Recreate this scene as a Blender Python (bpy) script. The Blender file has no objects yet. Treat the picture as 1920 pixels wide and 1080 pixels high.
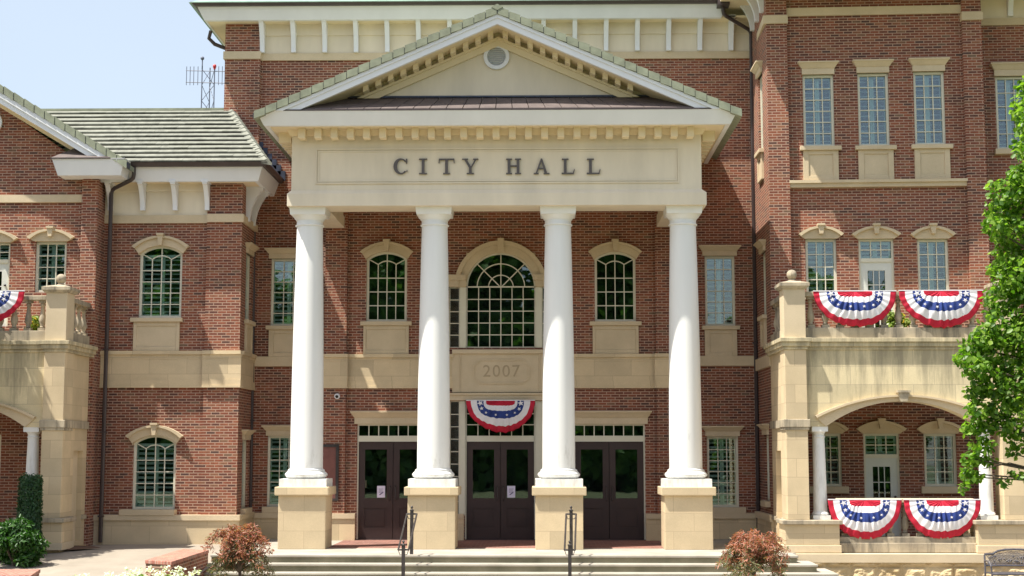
import bpy, bmesh, math, random
import numpy as np
from mathutils import Vector, Matrix
random.seed(7); rng = np.random.default_rng(11)
SC = bpy.context.scene
COL = SC.collection
# ------------------------------------------------------------------ camera, world, sun, exposure
FPX, D0 = 2800.0, 37.3
YAW, PITCH = math.radians(1.105), math.atan(307/2800)
ROT = Matrix.Rotation(YAW, 3, 'Z') @ Matrix.Rotation(math.pi/2 + PITCH, 3, 'X')
def ray(px, py): return ROT @ Vector(((px-960)/FPX, -(py-540)/FPX, -1))
_r = ray(938, 1013); CAM_Z = -_r.z/_r.y*D0
_r = ray(938, 640);  CAM_X = -_r.x/_r.y*D0
CAM = Vector((CAM_X, -D0, CAM_Z))
def P(px, py, Y):
    """where the sight line of a measured photo point meets the upright plane y = Y"""
    r = ray(px, py); t = (Y-CAM.y)/r.y
    return CAM.x+r.x*t, CAM.z+r.z*t
def PX(px, py, Y): return P(px, py, Y)[0]
def PZ(px, py, Y): return P(px, py, Y)[1]
def PG(px, py, Z):
    r = ray(px, py); t = (Z-CAM.z)/r.z
    return CAM.x+r.x*t, CAM.y+r.y*t
def RC(px0, py0, px1, py1, Y):
    mx, my = (px0+px1)/2, (py0+py1)/2
    return PX(px0, my, Y), PX(px1, my, Y), PZ(mx, py1, Y), PZ(mx, py0, Y)

cd = bpy.data.cameras.new('camera'); cam = bpy.data.objects.new('camera', cd); COL.objects.link(cam)
cam.location = CAM; cam.rotation_euler = (math.pi/2+PITCH, 0, YAW)
cd.sensor_width = 36; cd.lens = FPX/1920*36; cd.clip_end = 3000; cd.clip_start = .5
SC.camera = cam
SUN_TRAVEL = Vector((.43, .215, -1)).normalized()
sl = bpy.data.lights.new('sun', 'SUN'); so = bpy.data.objects.new('sun', sl); COL.objects.link(so)
sl.energy = 3.85; sl.angle = math.radians(.53); sl.color = (1, .955, .86)
so.rotation_euler = SUN_TRAVEL.to_track_quat('-Z', 'Y').to_euler(); so.location = (-12, -14, 30)
W = bpy.data.worlds.new('World'); SC.world = W; W.use_nodes = True
nt = W.node_tree; bg = nt.nodes['Background']
sky = nt.nodes.new('ShaderNodeTexSky'); sky.sky_type = 'NISHITA'; sky.sun_disc = False
sky.sun_elevation = math.asin(-SUN_TRAVEL.z)
sky.sun_rotation = math.atan2(-SUN_TRAVEL.x, -SUN_TRAVEL.y)
sky.air_density = 1.0; sky.dust_density = 1.5; sky.ozone_density = 1.0
# thin bright haze over the far (northern) half of the sky
tcw = nt.nodes.new('ShaderNodeTexCoord'); sp = nt.nodes.new('ShaderNodeSeparateXYZ'); nt.links.new(tcw.outputs['Generated'], sp.inputs[0])
def _mr(src, a, b):
    m = nt.nodes.new('ShaderNodeMapRange'); m.interpolation_type = 'SMOOTHSTEP'; nt.links.new(src, m.inputs[0]); m.inputs[1].default_value = a; m.inputs[2].default_value = b; return m.outputs[0]
def _mul(a, b):
    m = nt.nodes.new('ShaderNodeMath'); m.operation = 'MULTIPLY'
    for k, v in ((0, a), (1, b)):
        if isinstance(v, float): m.inputs[k].default_value = v
        else: nt.links.new(v, m.inputs[k])
    return m.outputs[0]
nz = nt.nodes.new('ShaderNodeTexNoise'); nz.inputs['Scale'].default_value = 4.5; nz.inputs['Detail'].default_value = 5; nt.links.new(tcw.outputs['Generated'], nz.inputs['Vector'])
sb = nt.nodes.new('ShaderNodeMapRange'); nt.links.new(nz.outputs[0], sb.inputs[0]); sb.inputs[1].default_value = .3; sb.inputs[2].default_value = .7; sb.inputs[3].default_value = .45; sb.inputs[4].default_value = 1
hz_ = _mul(_mul(_mr(sp.outputs[1], -.05, .45), _mr(sp.outputs[2], .75, .35)), sb.outputs[0])
mxw = nt.nodes.new('ShaderNodeMix'); mxw.data_type = 'RGBA'; nt.links.new(hz_, mxw.inputs[0]); mxw.inputs[7].default_value = (2.2, 2.65, 3.15, 1)
mx0 = nt.nodes.new('ShaderNodeMix'); mx0.data_type = 'RGBA'; mx0.inputs[0].default_value = .45; nt.links.new(sky.outputs[0], mx0.inputs[6]); mx0.inputs[7].default_value = (2.7, 2.45, 2.15, 1)
nt.links.new(mx0.outputs[2], mxw.inputs[6])
nt.links.new(mxw.outputs[2], bg.inputs[0]); bg.inputs[1].default_value = .125
SC.view_settings.view_transform = 'Standard'; SC.view_settings.look = 'None'
SC.view_settings.exposure = 1.3; SC.view_settings.gamma = 1
SC.cycles.max_bounces = 6; SC.cycles.transparent_max_bounces = 12; SC.cycles.use_denoising = True

# ------------------------------------------------------------------ materials
def new_mat(name):
    m = bpy.data.materials.new(name); m.use_nodes = True
    return m, m.node_tree, m.node_tree.nodes['Principled BSDF']
def N(nt, t, **kw):
    n = nt.nodes.new(t)
    for k, v in kw.items(): setattr(n, k, v)
    return n
def ramp(nt, stops):
    r = N(nt, 'ShaderNodeValToRGB'); e = r.color_ramp.elements
    while len(e) < len(stops): e.new(.5)
    for el, (p, c) in zip(e, stops): el.position = p; el.color = (*c, 1)
    return r
def planar(nt, sx=1, sz=1):
    """object coordinates as wall coordinates: along the wall, up the wall"""
    tc = N(nt, 'ShaderNodeTexCoord'); s = N(nt, 'ShaderNodeSeparateXYZ'); nt.links.new(tc.outputs['Object'], s.inputs[0])
    a = N(nt, 'ShaderNodeMath', operation='ADD'); nt.links.new(s.outputs[0], a.inputs[0]); nt.links.new(s.outputs[1], a.inputs[1])
    c = N(nt, 'ShaderNodeCombineXYZ'); nt.links.new(a.outputs[0], c.inputs[0]); nt.links.new(s.outputs[2], c.inputs[1])
    return tc, s, c
def mixc(nt, fac, a, b, mode='MIX'):
    m = N(nt, 'ShaderNodeMix', data_type='RGBA', blend_type=mode)
    for s, v in ((m.inputs[0], fac), (m.inputs[6], a), (m.inputs[7], b)):
        if isinstance(v, (int, float)): s.default_value = v
        elif isinstance(v, tuple): s.default_value = (*v, 1) if len(v) == 3 else v
        else: nt.links.new(v, s)
    return m.outputs[2]
def noise(nt, vec, scale, detail=4, rough=.6):
    n = N(nt, 'ShaderNodeTexNoise'); n.inputs['Scale'].default_value = scale
    n.inputs['Detail'].default_value = detail; n.inputs['Roughness'].default_value = rough
    if vec is not None: nt.links.new(vec, n.inputs['Vector'])
    return n.outputs[0]
def bump(nt, h, strength, dist, bsdf):
    b = N(nt, 'ShaderNodeBump'); b.inputs['Strength'].default_value = strength; b.inputs['Distance'].default_value = dist
    nt.links.new(h, b.inputs['Height']); nt.links.new(b.outputs[0], bsdf.inputs['Normal'])

def brick_mat(name, stops, mortar, bw=.212, bh=.0665, ms=.0085, horizontal=False):
    m, nt, b = new_mat(name)
    tc, s, c = planar(nt)
    vec = tc.outputs['Object'] if horizontal else c.outputs[0]
    t = N(nt, 'ShaderNodeTexBrick'); nt.links.new(vec, t.inputs['Vector'])
    t.inputs['Scale'].default_value = 1; t.inputs['Brick Width'].default_value = bw; t.inputs['Row Height'].default_value = bh
    t.inputs['Mortar Size'].default_value = ms; t.inputs['Mortar Smooth'].default_value = .15
    t.inputs['Color1'].default_value = (0, 0, 0, 1); t.inputs['Color2'].default_value = (1, 1, 1, 1); t.inputs['Mortar'].default_value = (.5, .5, .5, 1)
    r = ramp(nt, stops); nt.links.new(t.outputs['Color'], r.inputs[0])
    n1 = noise(nt, tc.outputs['Object'], .42, 5, .7); n2 = noise(nt, tc.outputs['Object'], 14, 3)
    r1 = ramp(nt, [(.32, (.70, .72, .76)), (.5, (.98, .98, .98)), (.68, (1.2, 1.14, 1.06))]); nt.links.new(n1, r1.inputs[0])
    r2 = ramp(nt, [(.25, (.72, .72, .72)), (.75, (1.2, 1.2, 1.2))]); nt.links.new(n2, r2.inputs[0])
    col = mixc(nt, 1.0, r.outputs[0], r1.outputs[0], 'MULTIPLY'); col = mixc(nt, 1.0, col, r2.outputs[0], 'MULTIPLY')
    col = mixc(nt, t.outputs['Fac'], col, mortar)
    mp = N(nt, 'ShaderNodeMapping'); mp.inputs['Scale'].default_value = (1.6, 1.6, .22); nt.links.new(tc.outputs['Object'], mp.inputs[0])
    r4 = ramp(nt, [(.30, (.80, .78, .76)), (.46, (1, 1, 1)), (.62, (1, 1, 1)), (.80, (1.14, 1.13, 1.12))]); nt.links.new(noise(nt, mp.outputs[0], 1.1, 6, .7), r4.inputs[0])
    col = mixc(nt, 1.0, col, r4.outputs[0], 'MULTIPLY')
    nt.links.new(col, b.inputs['Base Color']); b.inputs['Roughness'].default_value = .88
    inv = N(nt, 'ShaderNodeMath', operation='SUBTRACT'); inv.inputs[0].default_value = 1; nt.links.new(t.outputs['Fac'], inv.inputs[1])
    bump(nt, inv.outputs[0], .6, .006, b)
    return m

def stone_mat(name, c0, c1, joint=None, bw=.92, bh=.405, stains=None, rough=.85, bump_s=.25, bscale=40, off=(0, 0)):
    m, nt, b = new_mat(name)
    tc, s, c = planar(nt)
    n1 = noise(nt, tc.outputs['Object'], 1.3, 5); r = ramp(nt, [(.3, c0), (.7, c1)]); nt.links.new(n1, r.inputs[0])
    col = r.outputs[0]
    n3 = noise(nt, tc.outputs['Object'], 60, 3); r3 = ramp(nt, [(.3, (.93, .93, .93)), (.7, (1.05, 1.05, 1.05))]); nt.links.new(n3, r3.inputs[0])
    col = mixc(nt, 1.0, col, r3.outputs[0], 'MULTIPLY')
    if joint:
        mp = N(nt, 'ShaderNodeMapping'); mp.inputs['Location'].default_value = (off[0], off[1], 0); nt.links.new(c.outputs[0], mp.inputs[0])
        t = N(nt, 'ShaderNodeTexBrick'); nt.links.new(mp.outputs[0], t.inputs['Vector'])
        t.inputs['Scale'].default_value = 1; t.inputs['Brick Width'].default_value = bw; t.inputs['Row Height'].default_value = bh
        t.inputs['Mortar Size'].default_value = .0055; t.inputs['Mortar Smooth'].default_value = .2
        t.inputs['Color1'].default_value = (.85, .845, .83, 1); t.inputs['Color2'].default_value = (1.09, 1.075, 1.04, 1); t.inputs['Mortar'].default_value = (1, 1, 1, 1)
        col = mixc(nt, 1.0, col, t.outputs['Color'], 'MULTIPLY')
        col = mixc(nt, t.outputs['Fac'], col, joint)
    if stains:
        z0, z1, amt = stains     # mildew runs hanging below a ledge at z1
        mp = N(nt, 'ShaderNodeMapping'); mp.inputs['Scale'].default_value = (3.2, 3.2, .35); nt.links.new(tc.outputs['Object'], mp.inputs[0])
        ns = noise(nt, mp.outputs[0], 1.4, 6, .7)
        mr = N(nt, 'ShaderNodeMapRange'); nt.links.new(s.outputs[2], mr.inputs[0]); mr.inputs[1].default_value = z0; mr.inputs[2].default_value = z1
        ad = N(nt, 'ShaderNodeMath', operation='MULTIPLY_ADD'); nt.links.new(mr.outputs[0], ad.inputs[0]); ad.inputs[1].default_value = .24; nt.links.new(ns, ad.inputs[2])
        rs = ramp(nt, [(.60, (0, 0, 0)), (.82, (amt, amt, amt))]); nt.links.new(ad.outputs[0], rs.inputs[0])
        col = mixc(nt, rs.outputs[0], col, (.07, .065, .055))
    nt.links.new(col, b.inputs['Base Color']); b.inputs['Roughness'].default_value = rough
    nb = noise(nt, tc.outputs['Object'], bscale, 5); bump(nt, nb, bump_s, .01, b)
    return m

def paint_mat(name, c, rough=.5, var=.06, scale=2.0, metallic=0, bump_s=0, spec=.5, streak=0):
    m, nt, b = new_mat(name)
    tc = N(nt, 'ShaderNodeTexCoord')
    src = tc.outputs['Object']
    if streak:
        mp = N(nt, 'ShaderNodeMapping'); mp.inputs['Scale'].default_value = (1, 1, streak); nt.links.new(src, mp.inputs[0]); src = mp.outputs[0]
    n = noise(nt, src, scale, 5)
    lo = tuple(x*(1-var*2) for x in c); hi = tuple(min(1, x*(1+var)) for x in c)
    r = ramp(nt, [(.3, lo), (.7, hi)]); nt.links.new(n, r.inputs[0]); nt.links.new(r.outputs[0], b.inputs['Base Color'])
    b.inputs['Roughness'].default_value = rough; b.inputs['Metallic'].default_value = metallic
    b.inputs['Specular IOR Level'].default_value = spec
    if bump_s: bump(nt, noise(nt, tc.outputs['Object'], 50, 4), bump_s, .01, b)
    return m

def leaf_mat(name, cols, trans=.35, rough=.45):
    m, nt, b = new_mat(name)
    g = N(nt, 'ShaderNodeNewGeometry')
    r = ramp(nt, [(i/(len(cols)-1), c) for i, c in enumerate(cols)]); nt.links.new(g.outputs['Random Per Island'], r.inputs[0])
    nt.links.new(r.outputs[0], b.inputs['Base Color']); b.inputs['Roughness'].default_value = rough
    tr = N(nt, 'ShaderNodeBsdfTranslucent')
    cc = mixc(nt, 1.0, r.outputs[0], (1.25, 1.5, .6), 'MULTIPLY'); nt.links.new(cc, tr.inputs[0])
    mx = N(nt, 'ShaderNodeMixShader'); mx.inputs[0].default_value = trans
    out = nt.nodes['Material Output']
    nt.links.new(b.outputs[0], mx.inputs[1]); nt.links.new(tr.outputs[0], mx.inputs[2]); nt.links.new(mx.outputs[0], out.inputs[0])
    return m

M = {}
M['brick'] = brick_mat('brick', [(0, (.085, .045, .036)), (.12, (.135, .044, .028)), (.45, (.205, .058, .031)), (.8, (.26, .082, .041)), (.93, (.24, .105, .055)), (1, (.16, .10, .062))], (.41, .27, .195), ms=.0098)
M['paver'] = brick_mat('paver', [(0, (.20, .085, .06)), (1, (.30, .13, .10))], (.28, .2, .16), .2, .1, .006, True)
M['stone'] = stone_mat('stone', (.54, .435, .28), (.66, .53, .345), (.43, .33, .21))
M['pale_stone'] = stone_mat('pale_stone', (.54, .44, .29), (.65, .53, .36))
M['trim_stone'] = stone_mat('trim_stone', (.52, .42, .275), (.64, .52, .35))
M['stained_stone'] = stone_mat('stained_stone', (.58, .495, .315), (.70, .60, .39), (.42, .35, .24), stains=(3.0, 4.3, .5))
M['weathered'] = stone_mat('weathered', (.30, .25, .18), (.52, .44, .31), stains=(-30, 30, .8))
M['rough_stone'] = stone_mat('rough_stone', (.42, .31, .16), (.66, .52, .31), bump_s=.5, bscale=12)
M['stucco'] = paint_mat('stucco', (.75, .66, .51), .8, .055, 1.6, bump_s=.1, streak=.25)
M['soffit'] = paint_mat('soffit', (.78, .66, .45), .7, .03)
M['white'] = paint_mat('white_paint', (.76, .77, .79), .45, .03, 1.5, streak=.3)
M['column'] = paint_mat('column_paint', (.80, .80, .775), .5, .03, 2.2, streak=.12)
def dirt(m, z0, z1, amt):
    """grime splashed on the foot of a shaft"""
    nt = m.node_tree; b = nt.nodes['Principled BSDF']; src = b.inputs['Base Color'].links[0].from_socket
    tc = N(nt, 'ShaderNodeTexCoord'); s = N(nt, 'ShaderNodeSeparateXYZ'); nt.links.new(tc.outputs['Object'], s.inputs[0])
    mr = N(nt, 'ShaderNodeMapRange'); nt.links.new(s.outputs[2], mr.inputs[0]); mr.inputs[1].default_value = z1; mr.inputs[2].default_value = z0
    mp = N(nt, 'ShaderNodeMapping'); mp.inputs['Scale'].default_value = (5, 5, 1.2); nt.links.new(tc.outputs['Object'], mp.inputs[0])
    a = N(nt, 'ShaderNodeMath', operation='MULTIPLY_ADD'); nt.links.new(mr.outputs[0], a.inputs[0]); a.inputs[1].default_value = .22; nt.links.new(noise(nt, mp.outputs[0], 1.5, 6, .7), a.inputs[2])
    r = ramp(nt, [(.66, (0, 0, 0)), (.92, (amt, amt, amt))]); nt.links.new(a.outputs[0], r.inputs[0])
    nt.links.new(mixc(nt, r.outputs[0], src, (.30, .27, .21)), b.inputs['Base Color'])
dirt(M['column'], 1.5, 3.0, .45)
M['frame'] = paint_mat('window_frame_paint', (.66, .63, .50), .45, .03)
M['shutter'] = paint_mat('shutter_paint', (.80, .82, .76), .5, .04)
M['door_white'] = paint_mat('pale_door_paint', (.62, .64, .58), .4, .03)
M['brown_metal'] = paint_mat('brown_metal', (.055, .040, .040), .4, .1, 3)
M['letter'] = paint_mat('bronze_letter', (.10, .085, .08), .45, .1)
M['iron'] = paint_mat('black_iron', (.045, .038, .036), .42, .25, 9)
M['bench_iron'] = paint_mat('bench_iron', (.09, .085, .10), .45, .2, 9)
M['door'] = paint_mat('dark_door', (.040, .021, .019), .55, .1, 2)
M['dark'] = paint_mat('dark_room', (.018, .02, .018), .9, .1)  # near-black: darkness of unlit rooms put into the colour; also the camera lens
M['tile'] = paint_mat('green_tile', (.25, .27, .19), .75, .16, 3.5, bump_s=.1)
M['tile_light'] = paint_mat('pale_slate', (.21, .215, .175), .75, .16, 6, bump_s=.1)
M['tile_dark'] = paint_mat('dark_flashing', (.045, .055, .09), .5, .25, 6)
M['roof_edge'] = paint_mat('green_roof', (.24, .36, .30), .7, .1, 3)
M['brown_tile'] = paint_mat('brown_tile', (.12, .092, .085), .7, .12, 4)
M['concrete'] = stone_mat('concrete', (.25, .215, .17), (.32, .275, .22), bump_s=.15)
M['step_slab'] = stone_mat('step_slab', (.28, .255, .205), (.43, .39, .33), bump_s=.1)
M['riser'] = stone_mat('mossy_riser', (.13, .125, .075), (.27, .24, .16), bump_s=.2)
M['soil'] = stone_mat('mulch', (.075, .042, .028), (.15, .085, .055), bump_s=1.0, bscale=30)
M['lawn'] = stone_mat('lawn', (.07, .085, .03), (.12, .13, .05), bump_s=1, bscale=25)
M['red'] = paint_mat('red_cloth', (.50, .008, .035), .8, .1, 6)
M['cwhite'] = paint_mat('white_cloth', (.78, .76, .78), .8, .04, 6)
M['blue'] = paint_mat('blue_cloth', (.018, .045, .22), .8, .15, 6)
M['paper'] = paint_mat('paper', (.72, .68, .82), .8, .02)
M['ink'] = paint_mat('ink', (.12, .1, .2), .8, .02)
M['bark'] = paint_mat('bark', (.12, .09, .065), .9, .3, 12, bump_s=.8)
M['red_lamp'] = paint_mat('red_lamp', (.5, .02, .02), .4, .05)
M['steel'] = paint_mat('steel', (.12, .13, .18), .5, .1)
M['terracotta'] = paint_mat('pot', (.08, .06, .05), .7, .1)
M['notice_red'] = paint_mat('notice_board_back', (.20, .075, .06), .6, .1, 6)
M['leaf_tree'] = leaf_mat('leaf_tree', [(.045, .12, .012), (.11, .22, .02), (.19, .32, .035), (.29, .41, .06)], .5)
M['leaf_far'] = leaf_mat('leaf_far', [(.05, .13, .025), (.10, .22, .035), (.16, .29, .05)], .4, .6)
M['leaf_bush'] = leaf_mat('leaf_bush', [(.014, .05, .006), (.028, .095, .010), (.055, .15, .018)], .3)
M['leaf_hedge'] = leaf_mat('leaf_hedge', [(.012, .045, .012), (.022, .075, .02), (.035, .10, .025)], .2)
M['leaf_red'] = leaf_mat('leaf_red', [(.28, .08, .055), (.42, .15, .09), (.50, .24, .17)], .3)
M['leaf_olive'] = leaf_mat('leaf_olive', [(.06, .08, .03), (.13, .15, .055), (.24, .22, .12), (.30, .18, .12)], .3)
M['leaf_lime'] = leaf_mat('leaf_lime', [(.12, .22, .03), (.25, .33, .06), (.34, .38, .12)], .35)
M['petal'] = leaf_mat('petal', [(.72, .74, .60), (.80, .80, .70)], .3)
M['petal_yellow'] = leaf_mat('petal_yellow', [(.8, .45, .02), (.8, .6, .05)], .3)

def glass_mat():
    m, nt, b = new_mat('glass'); nt.nodes.remove(b)
    tr = N(nt, 'ShaderNodeBsdfTransparent'); tr.inputs[0].default_value = (.80, .89, .86, 1)
    gl = N(nt, 'ShaderNodeBsdfGlossy'); gl.inputs['Color'].default_value = (.85, .93, 1, 1); gl.inputs['Roughness'].default_value = .012
    tc = N(nt, 'ShaderNodeTexCoord'); bp = N(nt, 'ShaderNodeBump'); bp.inputs['Strength'].default_value = .015; bp.inputs['Distance'].default_value = .02
    nt.links.new(noise(nt, tc.outputs['Object'], 1.8, 2), bp.inputs['Height']); nt.links.new(bp.outputs[0], gl.inputs['Normal'])
    fr = N(nt, 'ShaderNodeFresnel'); fr.inputs['IOR'].default_value = 1.5
    ad = N(nt, 'ShaderNodeMath', operation='ADD', use_clamp=True); ad.inputs[1].default_value = .055; nt.links.new(fr.outputs[0], ad.inputs[0])
    mx = N(nt, 'ShaderNodeMixShader'); nt.links.new(ad.outputs[0], mx.inputs[0]); nt.links.new(tr.outputs[0], mx.inputs[1]); nt.links.new(gl.outputs[0], mx.inputs[2])
    nt.links.new(mx.outputs[0], nt.nodes['Material Output'].inputs[0])
    return m
M['glass'] = glass_mat()
def metal_trace(m):
    return m

# ------------------------------------------------------------------ mesh collector
class MB:
    def __init__(s): s.v = []; s.f = []; s.mi = []; s.cur = 0
    def add(s, vs, fs, mi=None):
        o = len(s.v); s.v += [tuple(x) for x in vs]; s.f += [tuple(i+o for i in f) for f in fs]
        s.mi += [s.cur if mi is None else mi]*len(fs); return s
    def box(s, x0, x1, y0, y1, z0, z1, mi=None):
        if x0 > x1: x0, x1 = x1, x0
        if y0 > y1: y0, y1 = y1, y0
        if z0 > z1: z0, z1 = z1, z0
        return s.hexa([(x0, y0), (x1, y0), (x1, y1), (x0, y1)], z0, [(x0, y0), (x1, y0), (x1, y1), (x0, y1)], z1, mi)
    def hexa(s, b, z0, t, z1, mi=None):
        vs = [(x, y, z0) for x, y in b]+[(x, y, z1) for x, y in t]
        return s.add(vs, [(3, 2, 1, 0), (4, 5, 6, 7), (0, 1, 5, 4), (1, 2, 6, 5), (2, 3, 7, 6), (3, 0, 4, 7)], mi)
    def flare(s, x0, x1, y0, y1, z0, z1, e, back=False, mi=None):
        """box whose top is wider than its foot by e left, right and in front"""
        yb = y1+(e if back else 0)
        return s.hexa([(x0, y0), (x1, y0), (x1, y1), (x0, y1)], z0, [(x0-e, y0-e), (x1+e, y0-e), (x1+e, yb), (x0-e, yb)], z1, mi)
    def prism(s, pts, y0, y1, mi=None):
        """outline in the xz plane pushed from y0 to y1"""
        n = len(pts)
        a = sum(pts[i][0]*pts[(i+1) % n][1]-pts[(i+1) % n][0]*pts[i][1] for i in range(n))
        if a < 0: pts = pts[::-1]
        vs = [(x, y0, z) for x, z in pts]+[(x, y1, z) for x, z in pts]
        fs = [tuple(range(n)), tuple(range(2*n-1, n-1, -1))]+[((i+1) % n, i, i+n, (i+1) % n+n) for i in range(n)]
        return s.add(vs, fs, mi)
    def band(s, outer, inner, y0, y1, mi=None):
        """strip between two polylines of the same length, pushed in y"""
        for i in range(len(outer)-1):
            s.prism([outer[i], outer[i+1], inner[i+1], inner[i]], y0, y1, mi)
        return s
    def lathe(s, cx, cy, prof, n=16, mi=None):
        vs = []; fs = []
        for r, z in prof:
            for k in range(n):
                a = 2*math.pi*k/n; vs.append((cx+r*math.cos(a), cy+r*math.sin(a), z))
        for j in range(len(prof)-1):
            for k in range(n):
                a, b = j*n+k, j*n+(k+1) % n; fs.append((a, b, b+n, a+n))
        fs.append(tuple(range(n-1, -1, -1))); fs.append(tuple((len(prof)-1)*n+k for k in range(n)))
        return s.add(vs, fs, mi)
    def tube(s, pts, r, n=8, mi=None, r1=None):
        pts = [Vector(p) for p in pts]; L = len(pts); vs = []; up = None
        for i, p in enumerate(pts):
            d = (pts[min(i+1, L-1)]-pts[max(i-1, 0)]).normalized()
            if up is None:
                up = Vector((0, 0, 1)) if abs(d.z) < .9 else Vector((1, 0, 0))
            a = d.cross(up).normalized(); up = a.cross(d).normalized()
            rr = r if r1 is None else r+(r1-r)*i/(L-1)
            for k in range(n):
                t = 2*math.pi*k/n; vs.append(p+(a*math.cos(t)+up*math.sin(t))*rr)
        fs = [(j*n+k, j*n+(k+1) % n, (j+1)*n+(k+1) % n, (j+1)*n+k) for j in range(L-1) for k in range(n)]
        fs += [tuple(range(n-1, -1, -1)), tuple((L-1)*n+k for k in range(n))]
        return s.add(vs, fs, mi)
    def ball(s, c, r, n=12, mi=None, sz=1):
        prof = [(max(.001, r*math.sin(math.pi*i/n)), c[2]-r*sz*math.cos(math.pi*i/n)) for i in range(n+1)]
        return s.lathe(c[0], c[1], prof, 16, mi)
    def build(s, name, mats, parent=None, fr=None, smooth=False, bevel=0):
        me = bpy.data.meshes.new(name); me.from_pydata(s.v, [], s.f)
        if not isinstance(mats, (list, tuple)): mats = [mats]
        for m in mats: me.materials.append(M[m] if isinstance(m, str) else m)
        if len(mats) > 1: me.polygons.foreach_set('material_index', s.mi)
        bm = bmesh.new(); bm.from_mesh(me); bmesh.ops.recalc_face_normals(bm, faces=bm.faces); bm.to_mesh(me); bm.free()
        if smooth:
            me.polygons.foreach_set('use_smooth', [True]*len(me.polygons))
            me.set_sharp_from_angle(angle=math.radians(38))
        me.update()
        o = bpy.data.objects.new(name, me); COL.objects.link(o)
        if parent is not None: o.parent = parent
        if fr is not None: o.location = fr[0]; o.rotation_euler = (0, 0, fr[1])
        if bevel:
            b = o.modifiers.new('bevel', 'BEVEL'); b.width = bevel; b.segments = 2; b.limit_method = 'ANGLE'
        return o
def empty(name, loc=(0, 0, 0), rz=0, parent=None, fr=None):
    o = bpy.data.objects.new(name, None); COL.objects.link(o); o.location = loc; o.rotation_euler = (0, 0, rz); o.empty_display_size = .2
    if parent is not None: o.parent = parent
    if fr is not None: o.location = fr[0]; o.rotation_euler = (0, 0, fr[1])
    return o
def tag(o, label, cat, group=None, kind=None):
    if label: o['label'] = label
    if cat: o['category'] = cat
    if group: o['group'] = group
    if kind: o['kind'] = kind
    return o
def structure(o): o['kind'] = 'structure'; return o

def wall(name, x0, x1, z0, z1, yf, th, holes, mat, parent, fr=None, extra=None):
    xs = sorted({x0, x1, *[max(x0, min(x1, h[0])) for h in holes], *[max(x0, min(x1, h[1])) for h in holes]})
    zs = sorted({z0, z1, *[max(z0, min(z1, h[2])) for h in holes], *[max(z0, min(z1, h[3])) for h in holes]})
    def solid(i, j):
        if i < 0 or j < 0 or i >= len(xs)-1 or j >= len(zs)-1: return False
        cx, cz = (xs[i]+xs[i+1])/2, (zs[j]+zs[j+1])/2
        return not any(h[0] < cx < h[1] and h[2] < cz < h[3] for h in holes)
    mb = MB(); yb = yf+th
    for i in range(len(xs)-1):
        for j in range(len(zs)-1):
            if not solid(i, j): continue
            a, b, c, d = xs[i], xs[i+1], zs[j], zs[j+1]
            mb.add([(a, yf, c), (b, yf, c), (b, yf, d), (a, yf, d)], [(0, 1, 2, 3)])
            mb.add([(a, yb, c), (b, yb, c), (b, yb, d), (a, yb, d)], [(3, 2, 1, 0)])
            if not solid(i-1, j): mb.add([(a, yf, c), (a, yb, c), (a, yb, d), (a, yf, d)], [(3, 2, 1, 0)])
            if not solid(i+1, j): mb.add([(b, yf, c), (b, yb, c), (b, yb, d), (b, yf, d)], [(0, 1, 2, 3)])
            if not solid(i, j-1): mb.add([(a, yf, c), (b, yf, c), (b, yb, c), (a, yb, c)], [(3, 2, 1, 0)])
            if not solid(i, j+1): mb.add([(a, yf, d), (b, yf, d), (b, yb, d), (a, yb, d)], [(0, 1, 2, 3)])
    me = bpy.data.meshes.new(name); me.from_pydata(mb.v, [], mb.f); me.materials.append(M[mat])
    bm = bmesh.new(); bm.from_mesh(me); bmesh.ops.remove_doubles(bm, verts=bm.verts, dist=1e-5); bm.to_mesh(me); bm.free()
    o = bpy.data.objects.new(name, me); COL.objects.link(o); o.parent = parent
    if fr is not None: o.location = fr[0]; o.rotation_euler = (0, 0, fr[1])
    return o

def arc(x0, x1, zs, rise, n=14):
    """points of a segmental arch from (x0, zs) over to (x1, zs)"""
    if rise <= 1e-4: return [(x0+(x1-x0)*i/n, zs) for i in range(n+1)]
    h = (x1-x0)/2; R = (h*h+rise*rise)/(2*rise); cz = zs+rise-R; cx = (x0+x1)/2; a = math.asin(min(1, h/R))
    if rise > h: a = math.pi-a
    return [(cx+R*math.sin(-a+2*a*i/n), cz+R*math.cos(-a+2*a*i/n)) for i in range(n+1)]

# ------------------------------------------------------------------ windows
def shutters(x0, x1, z0, z1, y, parent, tilt=.6, mid=True, gap=.115):
    mb = MB(); st = .045
    panels = [(x0, (x0+x1)/2-.003), ((x0+x1)/2+.003, x1)] if mid else [(x0, x1)]
    for a, b in panels:
        mb.box(a, a+st, y, y+.03, z0, z1); mb.box(b-st, b, y, y+.03, z0, z1)
        mb.box(a+st, b-st, y, y+.03, z0, z0+.07); mb.box(a+st, b-st, y, y+.03, z1-.07, z1)
        n = max(2, int((z1-z0-.14)/gap)); g = (z1-z0-.14)/n
        tilt *= .6; dy, dz = .042*math.cos(tilt), .042*math.sin(tilt)+.004
        for i in range(n):
            zc = z0+.07+g*(i+.5)
            # slat: tilted thin board
            mb.add([(a+st, y-dy+.015, zc-dz), (b-st, y-dy+.015, zc-dz), (b-st, y+dy+.015, zc+dz), (a+st, y+dy+.015, zc+dz),
                    (a+st, y-dy+.015, zc-dz+.008), (b-st, y-dy+.015, zc-dz+.008), (b-st, y+dy+.015, zc+dz+.008), (a+st, y+dy+.015, zc+dz+.008)],
                   [(3, 2, 1, 0), (4, 5, 6, 7), (0, 1, 5, 4), (1, 2, 6, 5), (2, 3, 7, 6), (3, 0, 4, 7)])
    return mb.build('shutter', 'shutter', parent)

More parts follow.
